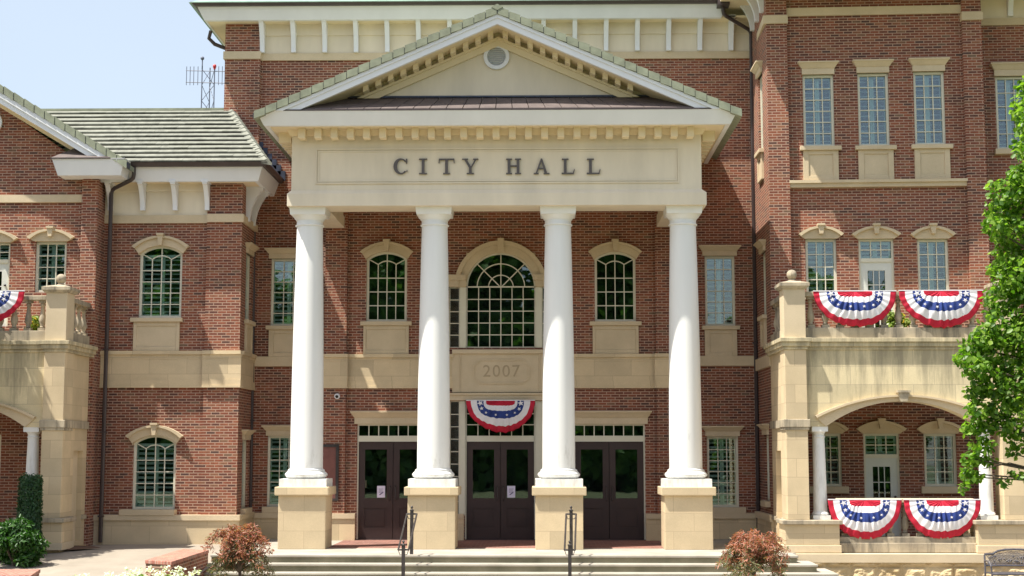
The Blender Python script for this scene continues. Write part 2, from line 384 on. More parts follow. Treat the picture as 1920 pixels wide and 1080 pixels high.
def window(parent, x0, x1, z0, z1, wy, cols, rows, rise=0, blind=.6, fr=None, set_in=.05, mt=.022, fw=.06, mid=True, name='window', trims=True):
    """frame and muntins, with glass and louvred shutter as sub-parts. z1 is the crown of the arch"""
    zs = z1-rise; yf = wy+set_in
    mb = MB()
    mb.box(x0, x0+fw, yf, yf+.09, z0, zs); mb.box(x1-fw, x1, yf, yf+.09, z0, zs); mb.box(x0+fw, x1-fw, yf, yf+.09, z0, z0+fw)
    if rise: mb.band(arc(x0, x1, zs, rise), arc(x0+fw, x1-fw, zs-.001, max(.001, rise-fw+.01)), yf, yf+.09)
    else: mb.box(x0+fw, x1-fw, yf, yf+.09, zs-fw, zs)
    ym0, ym1 = yf+.02, yf+.05; xi0, xi1 = x0+fw, x1-fw
    if rise:
        zt = zs-.12*(x1-x0)       # spring of the inner arch
        q = [(xi0+(xi1-xi0)*k/cols) for k in range(cols+1)]
        for k in range(1, cols):
            top = zt if k != cols/2 else z1-fw*.5
            mb.box(q[k]-mt/2, q[k]+mt/2, ym0, ym1, z0+fw, top)
        ia = arc(q[1], q[-2], zt, rise*.45, 10)
        mb.band([(x, z+mt*.6) for x, z in ia], [(x, z-mt*.6) for x, z in ia], ym0-.002, ym1-.002)
        for (ax, az), (bx, bz) in (((q[1], zt), (xi0, zs+.0)), ((q[-2], zt), (xi1, zs+.0))):
            mb.prism([(ax, az-mt*.6), (ax, az+mt*.6), (bx, bz+mt*.6), (bx, bz-mt*.6)], ym0+.002, ym1+.002)
        rs = [z0+fw+(zt-.0-z0-fw)*r/(rows) for r in range(1, rows)]
    else:
        for k in range(1, cols):
            x = xi0+(xi1-xi0)*k/cols; mb.box(x-mt/2, x+mt/2, ym0, ym1, z0+fw, zs-fw)
        rs = [z0+fw+(zs-z0-2*fw)*r/rows for r in range(1, rows)]
    for z in rs: mb.box(xi0, xi1, ym0+.004, ym1-.004, z-mt/2, z+mt/2)
    w = mb.build(name, 'frame', parent, fr)
    g = MB()
    if rise: g.prism([(x0+.01, z0+.01), (x1-.01, z0+.01)]+arc(x0+.01, x1-.01, zs, rise-.01)[::-1], yf+.055, yf+.061)
    else: g.box(x0+.01, x1-.01, yf+.055, yf+.061, z0+.01, z1-.01)
    g.build('glass', 'glass', w)
    if blind is not None: shutters(x0+.03, x1-.03, z0+.04, (zs if rise else z1-.03), yf+.16, w, blind, mid)
    return w

def keystone(mb, cx, zb, zt, y0, w=.07):
    mb.prism([(cx-w*.6, zb), (cx+w*.6, zb), (cx+w, zt-.05), (cx-w, zt-.05)], y0, y0+.2)
    mb.box(cx-w*1.25, cx+w*1.25, y0-.03, y0+.2, zt-.05, zt)

def hood_arch(parent, x0, x1, zb, h, wy, rise_in=0, rise_out=.2, ext=.18, fr=None, mat='trim_stone', label=None, hz=None):
    """arched stone head; lower line follows the opening (rise_in)"""
    n = 16; mb = MB(); e = ext
    zc = zb+h                                   # crown of outer curve
    lo = arc(x0-.02, x1+.02, zb-rise_in, rise_in, n) if rise_in else [(x0-.02+(x1-x0+.04)*i/n, zb) for i in range(n+1)]
    zo = zc-rise_out
    up = arc(x0-e*.62, x1+e*.62, zo-.05, rise_out, n)
    mb.band(up, lo, wy-.07, wy+.12)
    cap_o = arc(x0-e, x1+e, zo, rise_out, n); cap_i = arc(x0-e*.62, x1+e*.62, zo-.052, rise_out, n)
    mb.band(cap_o, cap_i, wy-.13, wy+.02)
    if rise_in:
        mb.prism([(x0-.02, zb-rise_in), (x0+.001, zb-rise_in), (x0+.001, zb-rise_in-.03), (x0-.02, zb-rise_in-.03)], wy-.05, wy+.1)
    cx = (x0+x1)/2
    keystone(mb, cx, (zb if rise_in else zb+.11), zc+.055, wy-.17)
    return mb.build('window_head', mat, parent, fr)

def hood_flat(parent, x0, x1, z0, z1, wy, fr=None, e=.0, mat='trim_stone'):
    mb = MB(); h = z1-z0; w = .0
    mb.box(x0+.0, x1-.0, wy-.06, wy+.1, z0, z0+h*.5)
    mb.flare(x0-.01, x1+.01, wy-.075, wy+.05, z0+h*.5, z1-.035, .075)
    mb.box(x0-.10, x1+.10, wy-.17, wy+.05, z1-.035, z1)
    return mb.build('window_head', mat, parent, fr)

def sill(parent, x0, x1, z0, z1, wy, fr=None, mat='trim_stone', out=.12):
    return MB().box(x0, x1, wy-out, wy+.13, z0, z1).build('window_sill', mat, parent, fr, bevel=.01)

def sill_panel(parent, x0, x1, z0, z1, wy, fr=None, sh=.10, mat='trim_stone', bw=.13):
    mb = MB(); zt = z1-sh
    mb.box(x0, x1, wy-.12, wy+.14, zt, z1); a, b = x0+.07, x1-.07
    mb.box(a, b, wy-.035, wy+.02, z0, zt)
    mb.box(a, a+bw, wy-.06, wy-.03, z0, zt); mb.box(b-bw, b, wy-.06, wy-.03, z0, zt)
    mb.box(a+bw, b-bw, wy-.06, wy-.03, z0, z0+.10); mb.box(a+bw, b-bw, wy-.06, wy-.03, zt-.10, zt)
    return mb.build('sill_panel', mat, parent, fr, bevel=.008)

def eave_bracket(parent, x, zt, zb, wy, depth, w=.10, fr=None):
    """curved console: deep at the top, thin at the foot"""
    H = zt-zb; pts = [(wy, zb), (wy, zt), (wy-depth, zt), (wy-depth, zt-.10)]
    c = []
    for i in range(9):
        t = i/8; c.append((wy-depth*.86+(depth*.86-.10)*(1-(1-t)**2), zt-.12-(H-.14)*t))
    prof = pts+c+[(wy-.10, zb)]
    # profile is in (y, z); extrude along x
    n = len(prof)
    vs = [(x-w/2, y, z) for y, z in prof]+[(x+w/2, y, z) for y, z in prof]
    fs = [tuple(range(n)), tuple(range(2*n-1, n-1, -1))]+[(i, i+n, (i+1) % n+n, (i+1) % n) for i in range(n)]
    mb = MB().add(vs, fs)
    mb.box(x-w*.75, x+w*.75, wy-depth-.02, wy+.02, zt-.06, zt-.001)
    return mb.build('eave_bracket', 'white', parent, fr)

# ================================================================== CITY HALL
HALL = empty('city_hall', (0, 0, 0))
tag(HALL, 'red brick city hall with white columned portico, cream pediment and stone trim', 'building')

YM, YC = .6, 0.0                      # recessed main wall, central bay wall
YB = -1.1                             # left block
YL = -1.7                             # left pavilion
YF = -3.45                            # portico frieze
XR = PX(1416, 600, YM)                # where the right wing meets the main wall
XBR = PX(449, 700, YB)                # right corner of the left block
XLR = PX(181, 500, YL)                # right corner of the left pavilion
z_main_top = PZ(940, 40, YM)
# ---------------- main block wall
wl_u = RC(508, 485, 572, 611, YM); wr_u = RC(1322, 480, 1378, 611, YM)
wl_d = RC(501, 817, 562, 950, YM); wr_d = RC(1326, 818, 1385, 951, YM)
xm0 = PX(422, 200, YM)
wall('brick_wall', xm0, XR+.3, 0, PZ(940, 112, YM), YM, .3, [wl_u, wr_u, wl_d, wr_d], 'brick', HALL)
MB().box(PX(600, 700, YM), PX(1262, 700, YM), YM-.02, YM+.4, 0, .1).build('wall_footing', 'stone', HALL)
MB().box(xm0+.3, XR, YM+1.0, YM+1.05, 0, z_main_top).build('dark_backing', 'dark', HALL)  # near-black sheet that paints in the unlit depth behind the windows
# corner pilaster at the left top
zt = PZ(450, 41, YM)
MB().box(PX(422, 200, YM)-.0, PX(488, 200, YM), YM-.14, YM-.002, 5.5, zt).box(xm0, xm0+.3, YM+.301, YM+9, 5.5, zt).build('corner_pilaster', 'brick', HALL)
b = RC(420, 97, 488, 111, YM-.14); MB().box(b[0]-.01, b[1]+.02, YM-.19, YM+.2, b[2], b[3]).build('band_course', 'trim_stone', HALL)
# frieze, band, eaves
x1e = PX(1412, 100, YM)
b = RC(490, 99, 1412, 112, YM); MB().box(b[0], x1e, YM-.06, YM+.3, b[2], b[3]).build('band_course', 'trim_stone', HALL)
zfb = b[3]; MB().box(PX(488, 60, YM), x1e, YM-.02, YM+.3, zfb, z_main_top).box(PX(488, 60, YM), x1e, YM-.06, YM-.019, PZ(900, 66, YM), z_main_top-.02).build('frieze', 'stucco', HALL)
zs_top = PZ(900, 40, YM)
for i in range(16):
    x = PX(490+58.8*i, 70, YM-.3)
    if x < x1e-.1: eave_bracket(HALL, x, zs_top, PZ(900, 97, YM-.1), YM-.06, .40, .115)
# eaves: fascia front at YM-.45 .. gutter at YM-.75
yf_ = YM-.50
zfl, zfh = PZ(860, 35.5, yf_), PZ(860, 12, yf_)
xfl = PX(383, 36, yf_); xre = PX(1352, 20, yf_)
mb = MB(); mb.box(xfl+.02, x1e+.4, yf_+.02, YM+.3, zfl+.01, zfl+.06).box(xfl+.02, xm0+.35, YM+.3, YM+9, zfl+.01, zfl+.06)
mb.build('soffit', 'soffit', HALL)
mb = MB(); mb.flare(xfl, xre, yf_, yf_+.12, zfl, zfh, .16); mb.hexa([(xfl, yf_+.12), (xfl+.05, yf_+.12), (xfl+.05, YM+9), (xfl, YM+9)], zfl, [(xfl-.16, yf_+.12), (xfl+.05, yf_+.12), (xfl+.05, YM+9), (xfl-.16, YM+9)], zfh)
mb.build('fascia', 'white', HALL)
zg = PZ(860, 3.5, yf_-.2)
mb = MB(); mb.hexa([(xfl-.2, yf_-.26), (xre, yf_-.26), (xre, yf_-.161), (xfl-.2, yf_-.161)], zfh-.02, [(xfl-.3, yf_-.34), (xre, yf_-.34), (xre, yf_-.161), (xfl-.3, yf_-.161)], zg)
mb.hexa([(xfl-.2, yf_-.161), (xfl-.161, yf_-.161), (xfl-.161, YM+9), (xfl-.2, YM+9)], zfh-.02, [(xfl-.3, yf_-.161), (xfl-.161, yf_-.161), (xfl-.161, YM+9), (xfl-.3, YM+9)], zg)
mb.build('gutter', 'brown_metal', HALL)
# main hipped roof
mb = MB(); a = xfl-.33; yy = yf_-.36; hz = 4.0
mb.add([(a, yy, zg-.02), (14, yy, zg-.02), (14, 16, zg-.02), (a, 16, zg-.02), (a+7, yy+7, zg+hz), (14, yy+7, zg+hz)], [(0, 1, 5, 4), (0, 4, 3), (3, 4, 5, 2), (3, 2, 1, 0), (1, 2, 5)])
mb.build('roof', 'roof_edge', HALL)
# short downspout under the left eave corner
pts = [P(389, 50, YM-.2), P(387, 66, YM), P(397, 76, YM), P(420, 86, YM)]
MB().tube([(pts[0][0], YM+.2, pts[0][1]), (pts[1][0], YM+.3, pts[1][1]), (pts[2][0], YM+.35, pts[2][1]), (pts[3][0]+.06, YM+.4, pts[3][1])], .05).build('downspout', 'brown_metal', HALL)

# stone trim of the recessed side bays
for x0, x1 in ((PX(474, 675, YM), PX(612, 675, YM)), (PX(1252, 675, YM), XR)):
    MB().box(x0, x1, YM-.07, YM+.1, PZ(1300, 686, YM), PZ(1300, 668, YM)).build('band_course', 'trim_stone', HALL)
    MB().box(x0, x1, YM-.09, YM-.002, 0, PZ(1300, 972, YM)).build('stone_base', 'stone', HALL)
    MB().box(x0, x1, YM-.13, YM-.003, PZ(1300, 972, YM), PZ(1300, 962, YM)).build('base_course', 'trim_stone', HALL)
for r, rr in ((wl_u, 5), (wr_u, 5), (wl_d, 5), (wr_d, 5)):
    window(HALL, *r, YM, 3, 6, blind=(.75 if r is not wr_u else -.9))
for r in (wl_u, wr_u):
    hood_flat(HALL, r[0]-.06, r[1]+.06, r[3], r[3]+.26, YM); sill_panel(HALL, r[0]-.10, r[1]+.10, PZ(1350, 668, YM), r[2], YM)
for r in (wl_d, wr_d):
    hood_flat(HALL, r[0]-.04, r[1]+.04, r[3], r[3]+.26, YM); sill(HALL, r[0]-.10, r[1]+.16, r[2]-.15, r[2], YM)

# ---------------- central bay
xc0, xc1 = PX(610, 640, YC), PX(1262, 640, YC)
zct = PZ(938, 395, YC)+.5
cw_l = RC(687, 472, 763, 603, YC); cw_r = RC(1115, 472, 1192, 603, YC)
big = RC(874, 474, 1004, 652, YC); sl_l = RC(842, 538, 862, 652, YC); sl_r = RC(1016, 538, 1036, 652, YC)
dl = RC(669, 795, 804, 1013, YC); dc = RC(872, 752, 1004, 1013, YC); dr = RC(1075, 795, 1210, 1013, YC)
sd_l = RC(843, 752, 861, 966, YC); sd_r = RC(1017, 752, 1035, 966, YC)
for r in (dl, dc, dr): pass
fix0 = lambda r: (r[0], r[1], 0.0, r[3])
dl, dc, dr = fix0(dl), fix0(dc), fix0(dr)
wall('brick_wall', xc0, xc1, 0, zct, YC, .3, [cw_l, cw_r, big, sl_l, sl_r, dl, dc, dr, sd_l, sd_r], 'brick', HALL)
MB().box(xc0+.02, xc1-.02, YC+.55, YC+.58, 0, zct).build('dark_backing', 'dark', HALL)  # dark sheet behind the bay, indoor shade put into its colour
# brick pilasters beside the bay
for a, b_ in ((610, 651), (1229, 1262)):
    MB().box(PX(a, 600, YC)-.001, PX(b_, 600, YC), YC-.12, YC-.001, 0, zct).build('brick_pilaster', 'brick', HALL)
for r in (cw_l, cw_r):
    window(HALL, *r, YC, 4, 4, rise=.19, blind=None)
    hood_arch(HALL, r[0], r[1], r[3], .24, YC, rise_in=.19, rise_out=.25, ext=.16)
    mb = MB(); sp = arc(r[0], r[1], r[3]-.19, .19); mb.band([(x, r[3]+.01) for x, z in sp], sp, YC-.02, YC+.16); mb.build('arch_spandrel', 'trim_stone', HALL)
    sill_panel(HALL, r[0]-.13, r[1]+.13, PZ(938, 664, YC), r[2]-.002, YC, bw=.07)
# the great arched window
R0 = (big[1]-big[0])/2; cxb = (big[0]+big[1])/2; zsp = big[3]-R0
w = window(HALL, big[0], big[1], big[2], zsp+.03, YC, 6, 5, blind=None, fw=.03)
mb = MB(); yf = YC+.05
def ring(mb, cx, cz, r0, r1, y0, y1, a0=0, a1=math.pi, n=28):
    o = [(cx+r1*math.cos(a0+(a1-a0)*i/n), cz+r1*math.sin(a0+(a1-a0)*i/n)) for i in range(n+1)]
    q = [(cx+r0*math.cos(a0+(a1-a0)*i/n), cz+r0*math.sin(a0+(a1-a0)*i/n)) for i in range(n+1)]
    mb.band(o, q, y0, y1)
ring(mb, cxb, zsp, R0-.035, R0+.005, yf, yf+.09)
for f_ in (.36, .69): ring(mb, cxb, zsp, R0*f_-.012, R0*f_+.012, yf+.02, yf+.05)
for a in (45, 90, 135):
    a = math.radians(a); ca, sa = math.cos(a), math.sin(a); t = .012
    mb.prism([(cxb-t*sa, zsp+t*ca), (cxb+t*sa, zsp-t*ca), (cxb+t*sa+R0*ca*.98, zsp-t*ca+R0*sa*.98), (cxb-t*sa+R0*ca*.98, zsp+t*ca+R0*sa*.98)], yf+.018, yf+.048)
fan = mb.build('fanlight', 'frame', HALL)
MB().prism([(cxb+(R0-.01)*math.cos(math.pi*i/24), zsp+.03+(R0-.02)*math.sin(math.pi*i/24)) for i in range(25)], yf+.055, yf+.061).build('glass', 'glass', fan)
mb = MB()
RO = R0+.27
ring(mb, cxb, zsp, R0, RO, YC-.06, YC+.16); ring(mb, cxb, zsp, R0+.19, RO+.03, YC-.11, YC+.0)
mb.box(cxb-.08, cxb+.08, YC-.14, YC+.0, zsp+R0+.02, zsp+RO+.09)
# fill of the square corners behind the ring
n = 20
up = [(cxb+R0*math.cos(math.pi*i/n), zsp+R0*math.sin(math.pi*i/n)) for i in range(n+1)]
mb.band([(x, big[3]+.02) for x, z in up], up, YC+.001, YC+.14)
mb.build('arch_surround', 'trim_stone', HALL)
# imposts over the side lights, and cream posts
for a, b_ in ((sl_l[0]-.05, big[0]-.0), (big[1]+.0, sl_r[1]+.05)):
    mb = MB(); mb.box(a, b_, YC-.08, YC+.12, sl_l[3], sl_l[3]+.16); mb.box(a-.05, b_, YC-.13, YC+.0, sl_l[3]+.16, sl_l[3]+.30); mb.build('impost', 'trim_stone', HALL)
for a, b_ in ((sl_l[1], big[0]), (big[1], sl_r[0])): MB().box(a, b_, YC-.015, YC+.14, big[2], sl_l[3]).build('mullion_post', 'frame', HALL)
for a, b_ in ((sd_l[1], dc[0]), (dc[1], sd_r[0])): MB().box(a, b_, YC-.015, YC+.14, sd_l[2], sd_l[3]).build('mullion_post', 'frame', HALL)
for r in (sl_l, sl_r): window(HALL, *r, YC, 1, 5, blind=None, fw=.025)
for r in (sd_l, sd_r):
    window(HALL, *r, YC, 1, 9, blind=None, fw=.02)
    MB().box(r[0]-.02, r[1]+.02, YC-.02, YC+.2, r[2]-.08, r[2]).build('window_sill', 'trim_stone', HALL)
# belt course of the central bay
def belt(xa, xb, y, zt_, zb_, fr=None):
    h = zt_-zb_; mb = MB()
    mb.box(xa, xb, y-.10, y-.002, zt_-h*.10, zt_); mb.flare(xa, xb, y-.055, y-.002, zt_-h*.22, zt_-h*.10, .0)
    mb.box(xa, xb, y-.045, y-.002, zb_+h*.22, zt_-h*.22)
    mb.box(xa, xb, y-.060, y-.002, zb_+h*.06, zb_+h*.22); mb.box(xa, xb, y-.075, y-.002, zb_, zb_+h*.06)
    return mb.build('belt_course', 'stone', HALL, fr)
zb1, zb0 = PZ(938, 664, YC), PZ(938, 728, YC)
px1_, px2_ = PX(651, 690, YC), PX(1229, 690, YC)
belt(px1_, PX(850, 690, YC), YC, zb1, zb0); belt(PX(1024, 690, YC), px2_, YC, zb1, zb0)
belt(xc0-.02, px1_+.03, YC-.12, zb1, zb0); belt(px2_-.03, xc1+.02, YC-.12, zb1, zb0)
# 2007 plaque block
q = RC(848, 656, 1026, 736, YC)
mb = MB(); mb.box(q[0], q[1], YC-.05, YC-.002, q[2], q[3]); mb.box(q[0], q[1], YC-.11, YC-.05, q[3]-.10, q[3])
l = RC(843, 737, 1034, 751, YC); mb.box(l[0], l[1], YC-.09, YC-.002, l[2], l[3]); mb.box(l[0]-.03, l[1]+.03, YC-.13, YC-.002, l[3]-.05, l[3])
mb.box(PX(862, 690, YC), PX(864, 690, YC), YC-.075, YC-.05, q[2], q[3]-.1); mb.box(PX(1010, 690, YC), PX(1012, 690, YC), YC-.075, YC-.05, q[2], q[3]-.1)
mb.build('door_lintel', 'pale_stone', HALL, bevel=.006)
o_ = RC(887, 674, 993, 720, YC)
def octo(r, c, d=0):
    x0, x1, z0, z1 = r[0]+d, r[1]-d, r[2]+d, r[3]-d
    return [(x0+c, z0), (x1-c, z0), (x1-c, z0+c*.45), (x1, z0+c), (x1, z1-c), (x1-c, z1-c*.45), (x1-c, z1), (x0+c, z1), (x0+c, z1-c*.45), (x0, z1-c), (x0, z0+c), (x0+c, z0+c*.45)]
mb = MB(); oo, ii = octo(o_, .12), octo(o_, .12, .035); mb.band(oo+[oo[0]], ii+[ii[0]], YC-.075, YC-.05)
plq = mb.build('date_plaque', 'pale_stone', HALL)
def text(name, body, x, z, y, size, mat, parent, depth=.01, w=1.0):
    cu = bpy.data.curves.new(name, 'FONT'); cu.body = body; cu.size = size; cu.extrude = depth; cu.align_x = 'CENTER'; cu.align_y = 'CENTER'
    cu.space_character = w; cu.materials.append(M[mat])
    tmp = bpy.data.objects.new(name, cu); me = bpy.data.meshes.new_from_object(tmp); bpy.data.objects.remove(tmp)
    o = bpy.data.objects.new(name, me); COL.objects.link(o); o.location = (x, y, z); o.rotation_euler = (math.pi/2, 0, 0); o.parent = parent
    return o
M['carved'] = stone_mat('carved_figures', (.40, .315, .20), (.47, .37, .24))
text('date_figures', '2007', (o_[0]+o_[1])/2, (o_[2]+o_[3])/2, YC-.055, .42, 'carved', plq, .006, 1.15)
# bases left and right of doors
zbc, zbt = PZ(938, 972, YC), PZ(938, 963, YC)
for a, b_ in ((xc0, dl[0]-.02), (dl[1]+.02, dc[0]-.02), (dc[1]+.02, dr[0]-.02), (dr[1]+.02, xc1)):
    MB().box(a-.02, b_, YC-.17, YC-.003, 0, zbc).build('stone_base', 'stone', HALL)
    MB().box(a-.02, b_, YC-.20, YC-.004, zbc, zbt).build('base_course', 'trim_stone', HALL)

# ---------------- doors
def door_leaf(parent, x0, x1, z0, z1, y, paper=False):
    mb = MB(); w = x1-x0; h = z1-z0
    gx0, gx1 = x0+w*.18, x1-w*.18; gz0, gz1 = z0+h*.42, z1-h*.08
    pz0, pz1 = z0+h*.12, z0+h*.32
    mb.box(x0, gx0, y, y+.05, z0, z1); mb.box(gx1, x1, y, y+.05, z0, z1)
    mb.box(gx0, gx1, y, y+.05, gz1, z1); mb.box(gx0, gx1, y, y+.05, pz1, gz0); mb.box(gx0, gx1, y, y+.05, z0, pz0)
    mb.box(gx0, gx1, y+.02, y+.04, pz0, pz1); mb.flare(gx0+.05, gx1-.05, y+.008, y+.02, pz0+.04, pz1-.04, 0)
    d = mb.build('door_leaf', 'door', parent)
    MB().box(gx0, gx1, y+.025, y+.031, gz0, gz1).build('glass', 'glass', d)
    return d
def double_door(r, ztop, trans_cols, trans_rows, trans_z):
    """r is the opening; ztop the top of the leaves"""
    mb = MB(); fw = .035
    mb.box(r[0], r[0]+fw, YC+.03, YC+.14, 0, r[3]); mb.box(r[1]-fw, r[1], YC+.03, YC+.14, 0, r[3])
    mb.box(r[0]+fw, r[1]-fw, YC+.02, YC+.14, ztop, trans_z); mb.box(r[0]+fw, r[1]-fw, YC+.03, YC+.14, r[3]-.04, r[3])
    xi0, xi1 = r[0]+fw, r[1]-fw
    for k in range(1, trans_cols):
        x = xi0+(xi1-xi0)*k/trans_cols; mb.box(x-.012, x+.012, YC+.05, YC+.08, trans_z, r[3]-.04)
    for k in range(1, trans_rows):
        z = trans_z+(r[3]-.04-trans_z)*k/trans_rows; mb.box(xi0, xi1, YC+.054, YC+.076, z-.012, z+.012)
    d = mb.build('entrance_door', 'frame', HALL)
    MB().box(xi0, xi1, YC+.085, YC+.091, trans_z, r[3]-.04).build('glass', 'glass', d)
    xm = (r[0]+r[1])/2
    door_leaf(d, xi0+.004, xm-.006, .02, ztop-.004, YC+.06); door_leaf(d, xm+.006, xi1-.004, .02, ztop-.004, YC+.06)
    h = MB()
    for s_ in (-1, 1): h.tube([(xm+s_*.07, YC+.05, .98), (xm+s_*.07, YC+.0, 1.0), (xm+s_*.07, YC+.0, 1.3), (xm+s_*.07, YC+.05, 1.32)], .012)
    h.build('door_handle', 'iron', d)
    MB().box(r[0], r[1], YC-.02, YC+.2, .004, .018).build('threshold', 'brown_metal', d)
    return d
ztl = PZ(938, 828, YC)
double_door(dl, ztl, 7, 1, PZ(938, 817, YC)); double_door(dr, ztl, 7, 1, PZ(938, 817, YC)); double_door(dc, ztl, 6, 3, PZ(938, 817, YC))
for r, a, b_ in ((dl, 664, 804), (dr, 1075, 1217)):
    hood_flat(HALL, r[0]-.07, r[1]+.07, r[3]+.002, PZ(938, 771, YC), YC)

# ---------------- portico
YCOL = YF+.50
zfl0 = 0.004
fl, frt = PX(538, 385, YF-.06), PX(1325, 385, YF-.06)      # lower architrave
fx0, fx1 = PX(547, 300, YF), PX(1315, 300, YF)
za0, za1, za2 = PZ(931, 385, YF-.06), PZ(931, 362, YF-.06), PZ(931, 355, YF-.06)
zfr1 = PZ(931, 243, YF)
BW = .88
mb = MB()
mb.box(fl, frt, YF-.07, YF-.06+BW, za0, za1); mb.hexa([(fl, YF-.07), (frt, YF-.07), (frt, YF+BW-.06), (fl, YF+BW-.06)], za1, [(fx0, YF), (fx1, YF), (fx1, YF+BW-.07), (fx0, YF+BW-.07)], za2)
for a, b_, c_, d_ in ((fl, fl+BW, fx0, fl+BW-.03), (frt-BW, frt, frt-BW+.03, fx1)):
    mb.box(a, b_, YF-.06+BW, YC-.121, za0, za1); mb.box(c_, d_, YF+BW-.07, YC-.122, za1, zfr1+.1)
mb.box(fx0, fx1, YF, YF+BW-.072, za2, zfr1+.25)
mb.build('entablature', 'stucco', HALL)
mb = MB(); mb.box(fl+.3, frt-.3, YF+.3, YC-.001, za1+.42, za1+.47).build('portico_ceiling', 'soffit', HALL)
# side walls of the portico attic back to the main wall
mb = MB(); mb.box(fx0, fx0+.2, YC-.1, YM-.001, za1, zfr1+.1); mb.box(fx1-.2, fx1, YC-.1, YM-.001, za1, zfr1+.1); mb.build('attic_wall', 'stucco', HALL)
# raised panel moulding
pn = RC(592, 278, 1273, 344, YF); t = .028
mb = MB()
for d_, pr in ((0, .03), (.05, .018)):
    x0, x1, z0, z1 = pn[0]+d_, pn[1]-d_, pn[2]+d_, pn[3]-d_
    mb.box(x0, x1, YF-pr, YF-.002, z1-t, z1); mb.box(x0, x1, YF-pr, YF-.002, z0, z0+t); mb.box(x0, x0+t, YF-pr+.001, YF-.002, z0+t, z1-t); mb.box(x1-t, x1, YF-pr+.001, YF-.002, z0+t, z1-t)
mb.build('frieze_panel', 'stucco', HALL)
# fascia ring
YK = YF-.66
zk0, zk1 = PZ(931, 234, YK), PZ(931, 207, YK-.12)
kx0, kx1 = PX(495, 234, YK), PX(1370, 232, YK)
e = .16
mb = MB()
mb.flare(kx0, kx1, YK, YK+.1, zk0, zk1, e)
for s_, xk in ((-1, kx0), (1, kx1)):
    if s_ < 0: mb.hexa([(xk, YK+.1), (xk+.1, YK+.1), (xk+.1, YM-.001), (xk, YM-.001)], zk0, [(xk-e, YK+.1), (xk+.1, YK+.1), (xk+.1, YM-.001), (xk-e, YM-.001)], zk1)
    else: mb.hexa([(xk-.1, YK+.1), (xk, YK+.1), (xk, YM-.001), (xk-.1, YM-.001)], zk0, [(xk-.1, YK+.1), (xk+e, YK+.1), (xk+e, YM-.001), (xk-.1, YM-.001)], zk1)
mb.build('portico_fascia', 'white', HALL)
mb = MB(); mb.box(kx0+.1, kx1-.1, YK+.1, YF-.001, zk0+.02, zk0+.07); mb.box(kx0+.1, fx0-.001, YF, YM-.001, zk0+.02, zk0+.07); mb.box(fx1+.001, kx1-.1, YF, YM-.001, zk0+.02, zk0+.07)
mb.build('soffit', 'soffit', HALL)
mb = MB(); mb.flare(fx0-.03, fx1+.03, YF-.05, YF-.001, zk0-.10, zk0+.018, .07); mb.flare(fx0-.05, fx0-.001, YF, YM-.001, zk0-.10, zk0+.018, .05); mb.build('bed_moulding', 'soffit', HALL)
zd0, zd1 = PZ(931, 262, YF-.15), zk0+.019
for i in range(25):
    x = PX(566+30.35*i, 252, YF-.28)
    MB().box(x-.08, x+.08, YF-.34, YF-.052, zd0+.02, zd1).build('modillion', 'soffit', HALL, bevel=.008)
for s_, xs_ in ((-1, fx0), (1, fx1)):
    for i in range(8):
        y = YF+.25+i*.40; MB().box(xs_+s_*.052, xs_+s_*.34, y-.08, y+.08, zd0+.02, zd1).build('modillion', 'soffit', HALL)
# brown gutter along the portico sides
for s_, xk in ((-1, kx0-e), (1, kx1+e)):
    MB().box(xk, xk+s_*.10, YK-.02, YM-.002, zk1-.12, zk1-.01).build('gutter', 'brown_metal', HALL)
# gable
YP = YF                                   # tympanum
yg = YK-e                                 # rake front plane
apx, apz = PX(930, 11, yg-.06), PZ(930, 11, yg-.06)
exl, ezl = PX(476, 208, yg-.06), PZ(476, 208, yg-.06)
exr, ezr = PX(1391, 206, yg-.06), PZ(1391, 206, yg-.06)
half = (exr-exl)/2; apx = (exl+exr)/2; ez = (ezl+ezr)/2; sl_p = (apz-ez)/half
pm = 2800/(D0+yg)                          # px per metre there
def rake(mb, d0, d1, y0, y1, xin=0, mi=None, cut=None):
    """chevron between vertical offsets d0 and d1 below the roof line"""
    for s_ in (-1, 1):
        x_out = apx+s_*(half-xin)
        za, zb = apz-sl_p*(half-xin), apz
        if cut is not None:
            # trim both edges at height cut
            xo0 = apx+s_*min(half-xin, (apz-d0-cut)/sl_p); xo1 = apx+s_*min(half-xin, (apz-d1-cut)/sl_p)
            mb.prism([(apx, apz-d0), (xo0, apz-d0-sl_p*abs(xo0-apx)), (xo1, apz-d1-sl_p*abs(xo1-apx)), (apx, apz-d1)], y0, y1, mi)
        else: mb.prism([(apx, zb-d0), (x_out, za-d0), (x_out, za-d1), (apx, zb-d1)], y0, y1, mi)
mb = MB(); rake(mb, .06, .175, yg+.22, YM-.001); mb.build('portico_roof', 'tile', HALL)
# rake tiles: overlapping blocks with dark joints
mb = MB(); nt_ = 21; Ls = half/nt_
for s_ in (-1, 1):
    for i in range(nt_):
        xa, xb = i*Ls+.012, (i+1)*Ls-.002; lift = .0
        za, zb = apz-sl_p*xa-.012, apz-sl_p*xb+.012
        mb.prism([(apx+s_*xa, za), (apx+s_*xb, zb), (apx+s_*xb, zb-.175), (apx+s_*xa, za-.17)], yg-.07, yg+.26)
mb.prism([(apx-.13, apz-.03), (apx, apz+.045), (apx+.13, apz-.03), (apx, apz-.1)], yg-.08, yg+.3)
mb.build('rake_tile', 'tile', HALL)
mb = MB(); rake(mb, .03, .15, yg-.045, yg+.2); mb.build('rake_underlay', 'tile_dark', HALL)
mb = MB(); rake(mb, .176, .26, yg-.03, yg+.1, cut=zk1); rake(mb, .26, .40, yg, yg+.1, xin=.0, cut=zk1); mb.build('rake_fascia', 'white', HALL)
mb = MB(); rake(mb, .34, .375, yg+.1, YP+.1, xin=.05, cut=zk1); mb.build('rake_soffit', 'soffit', HALL)
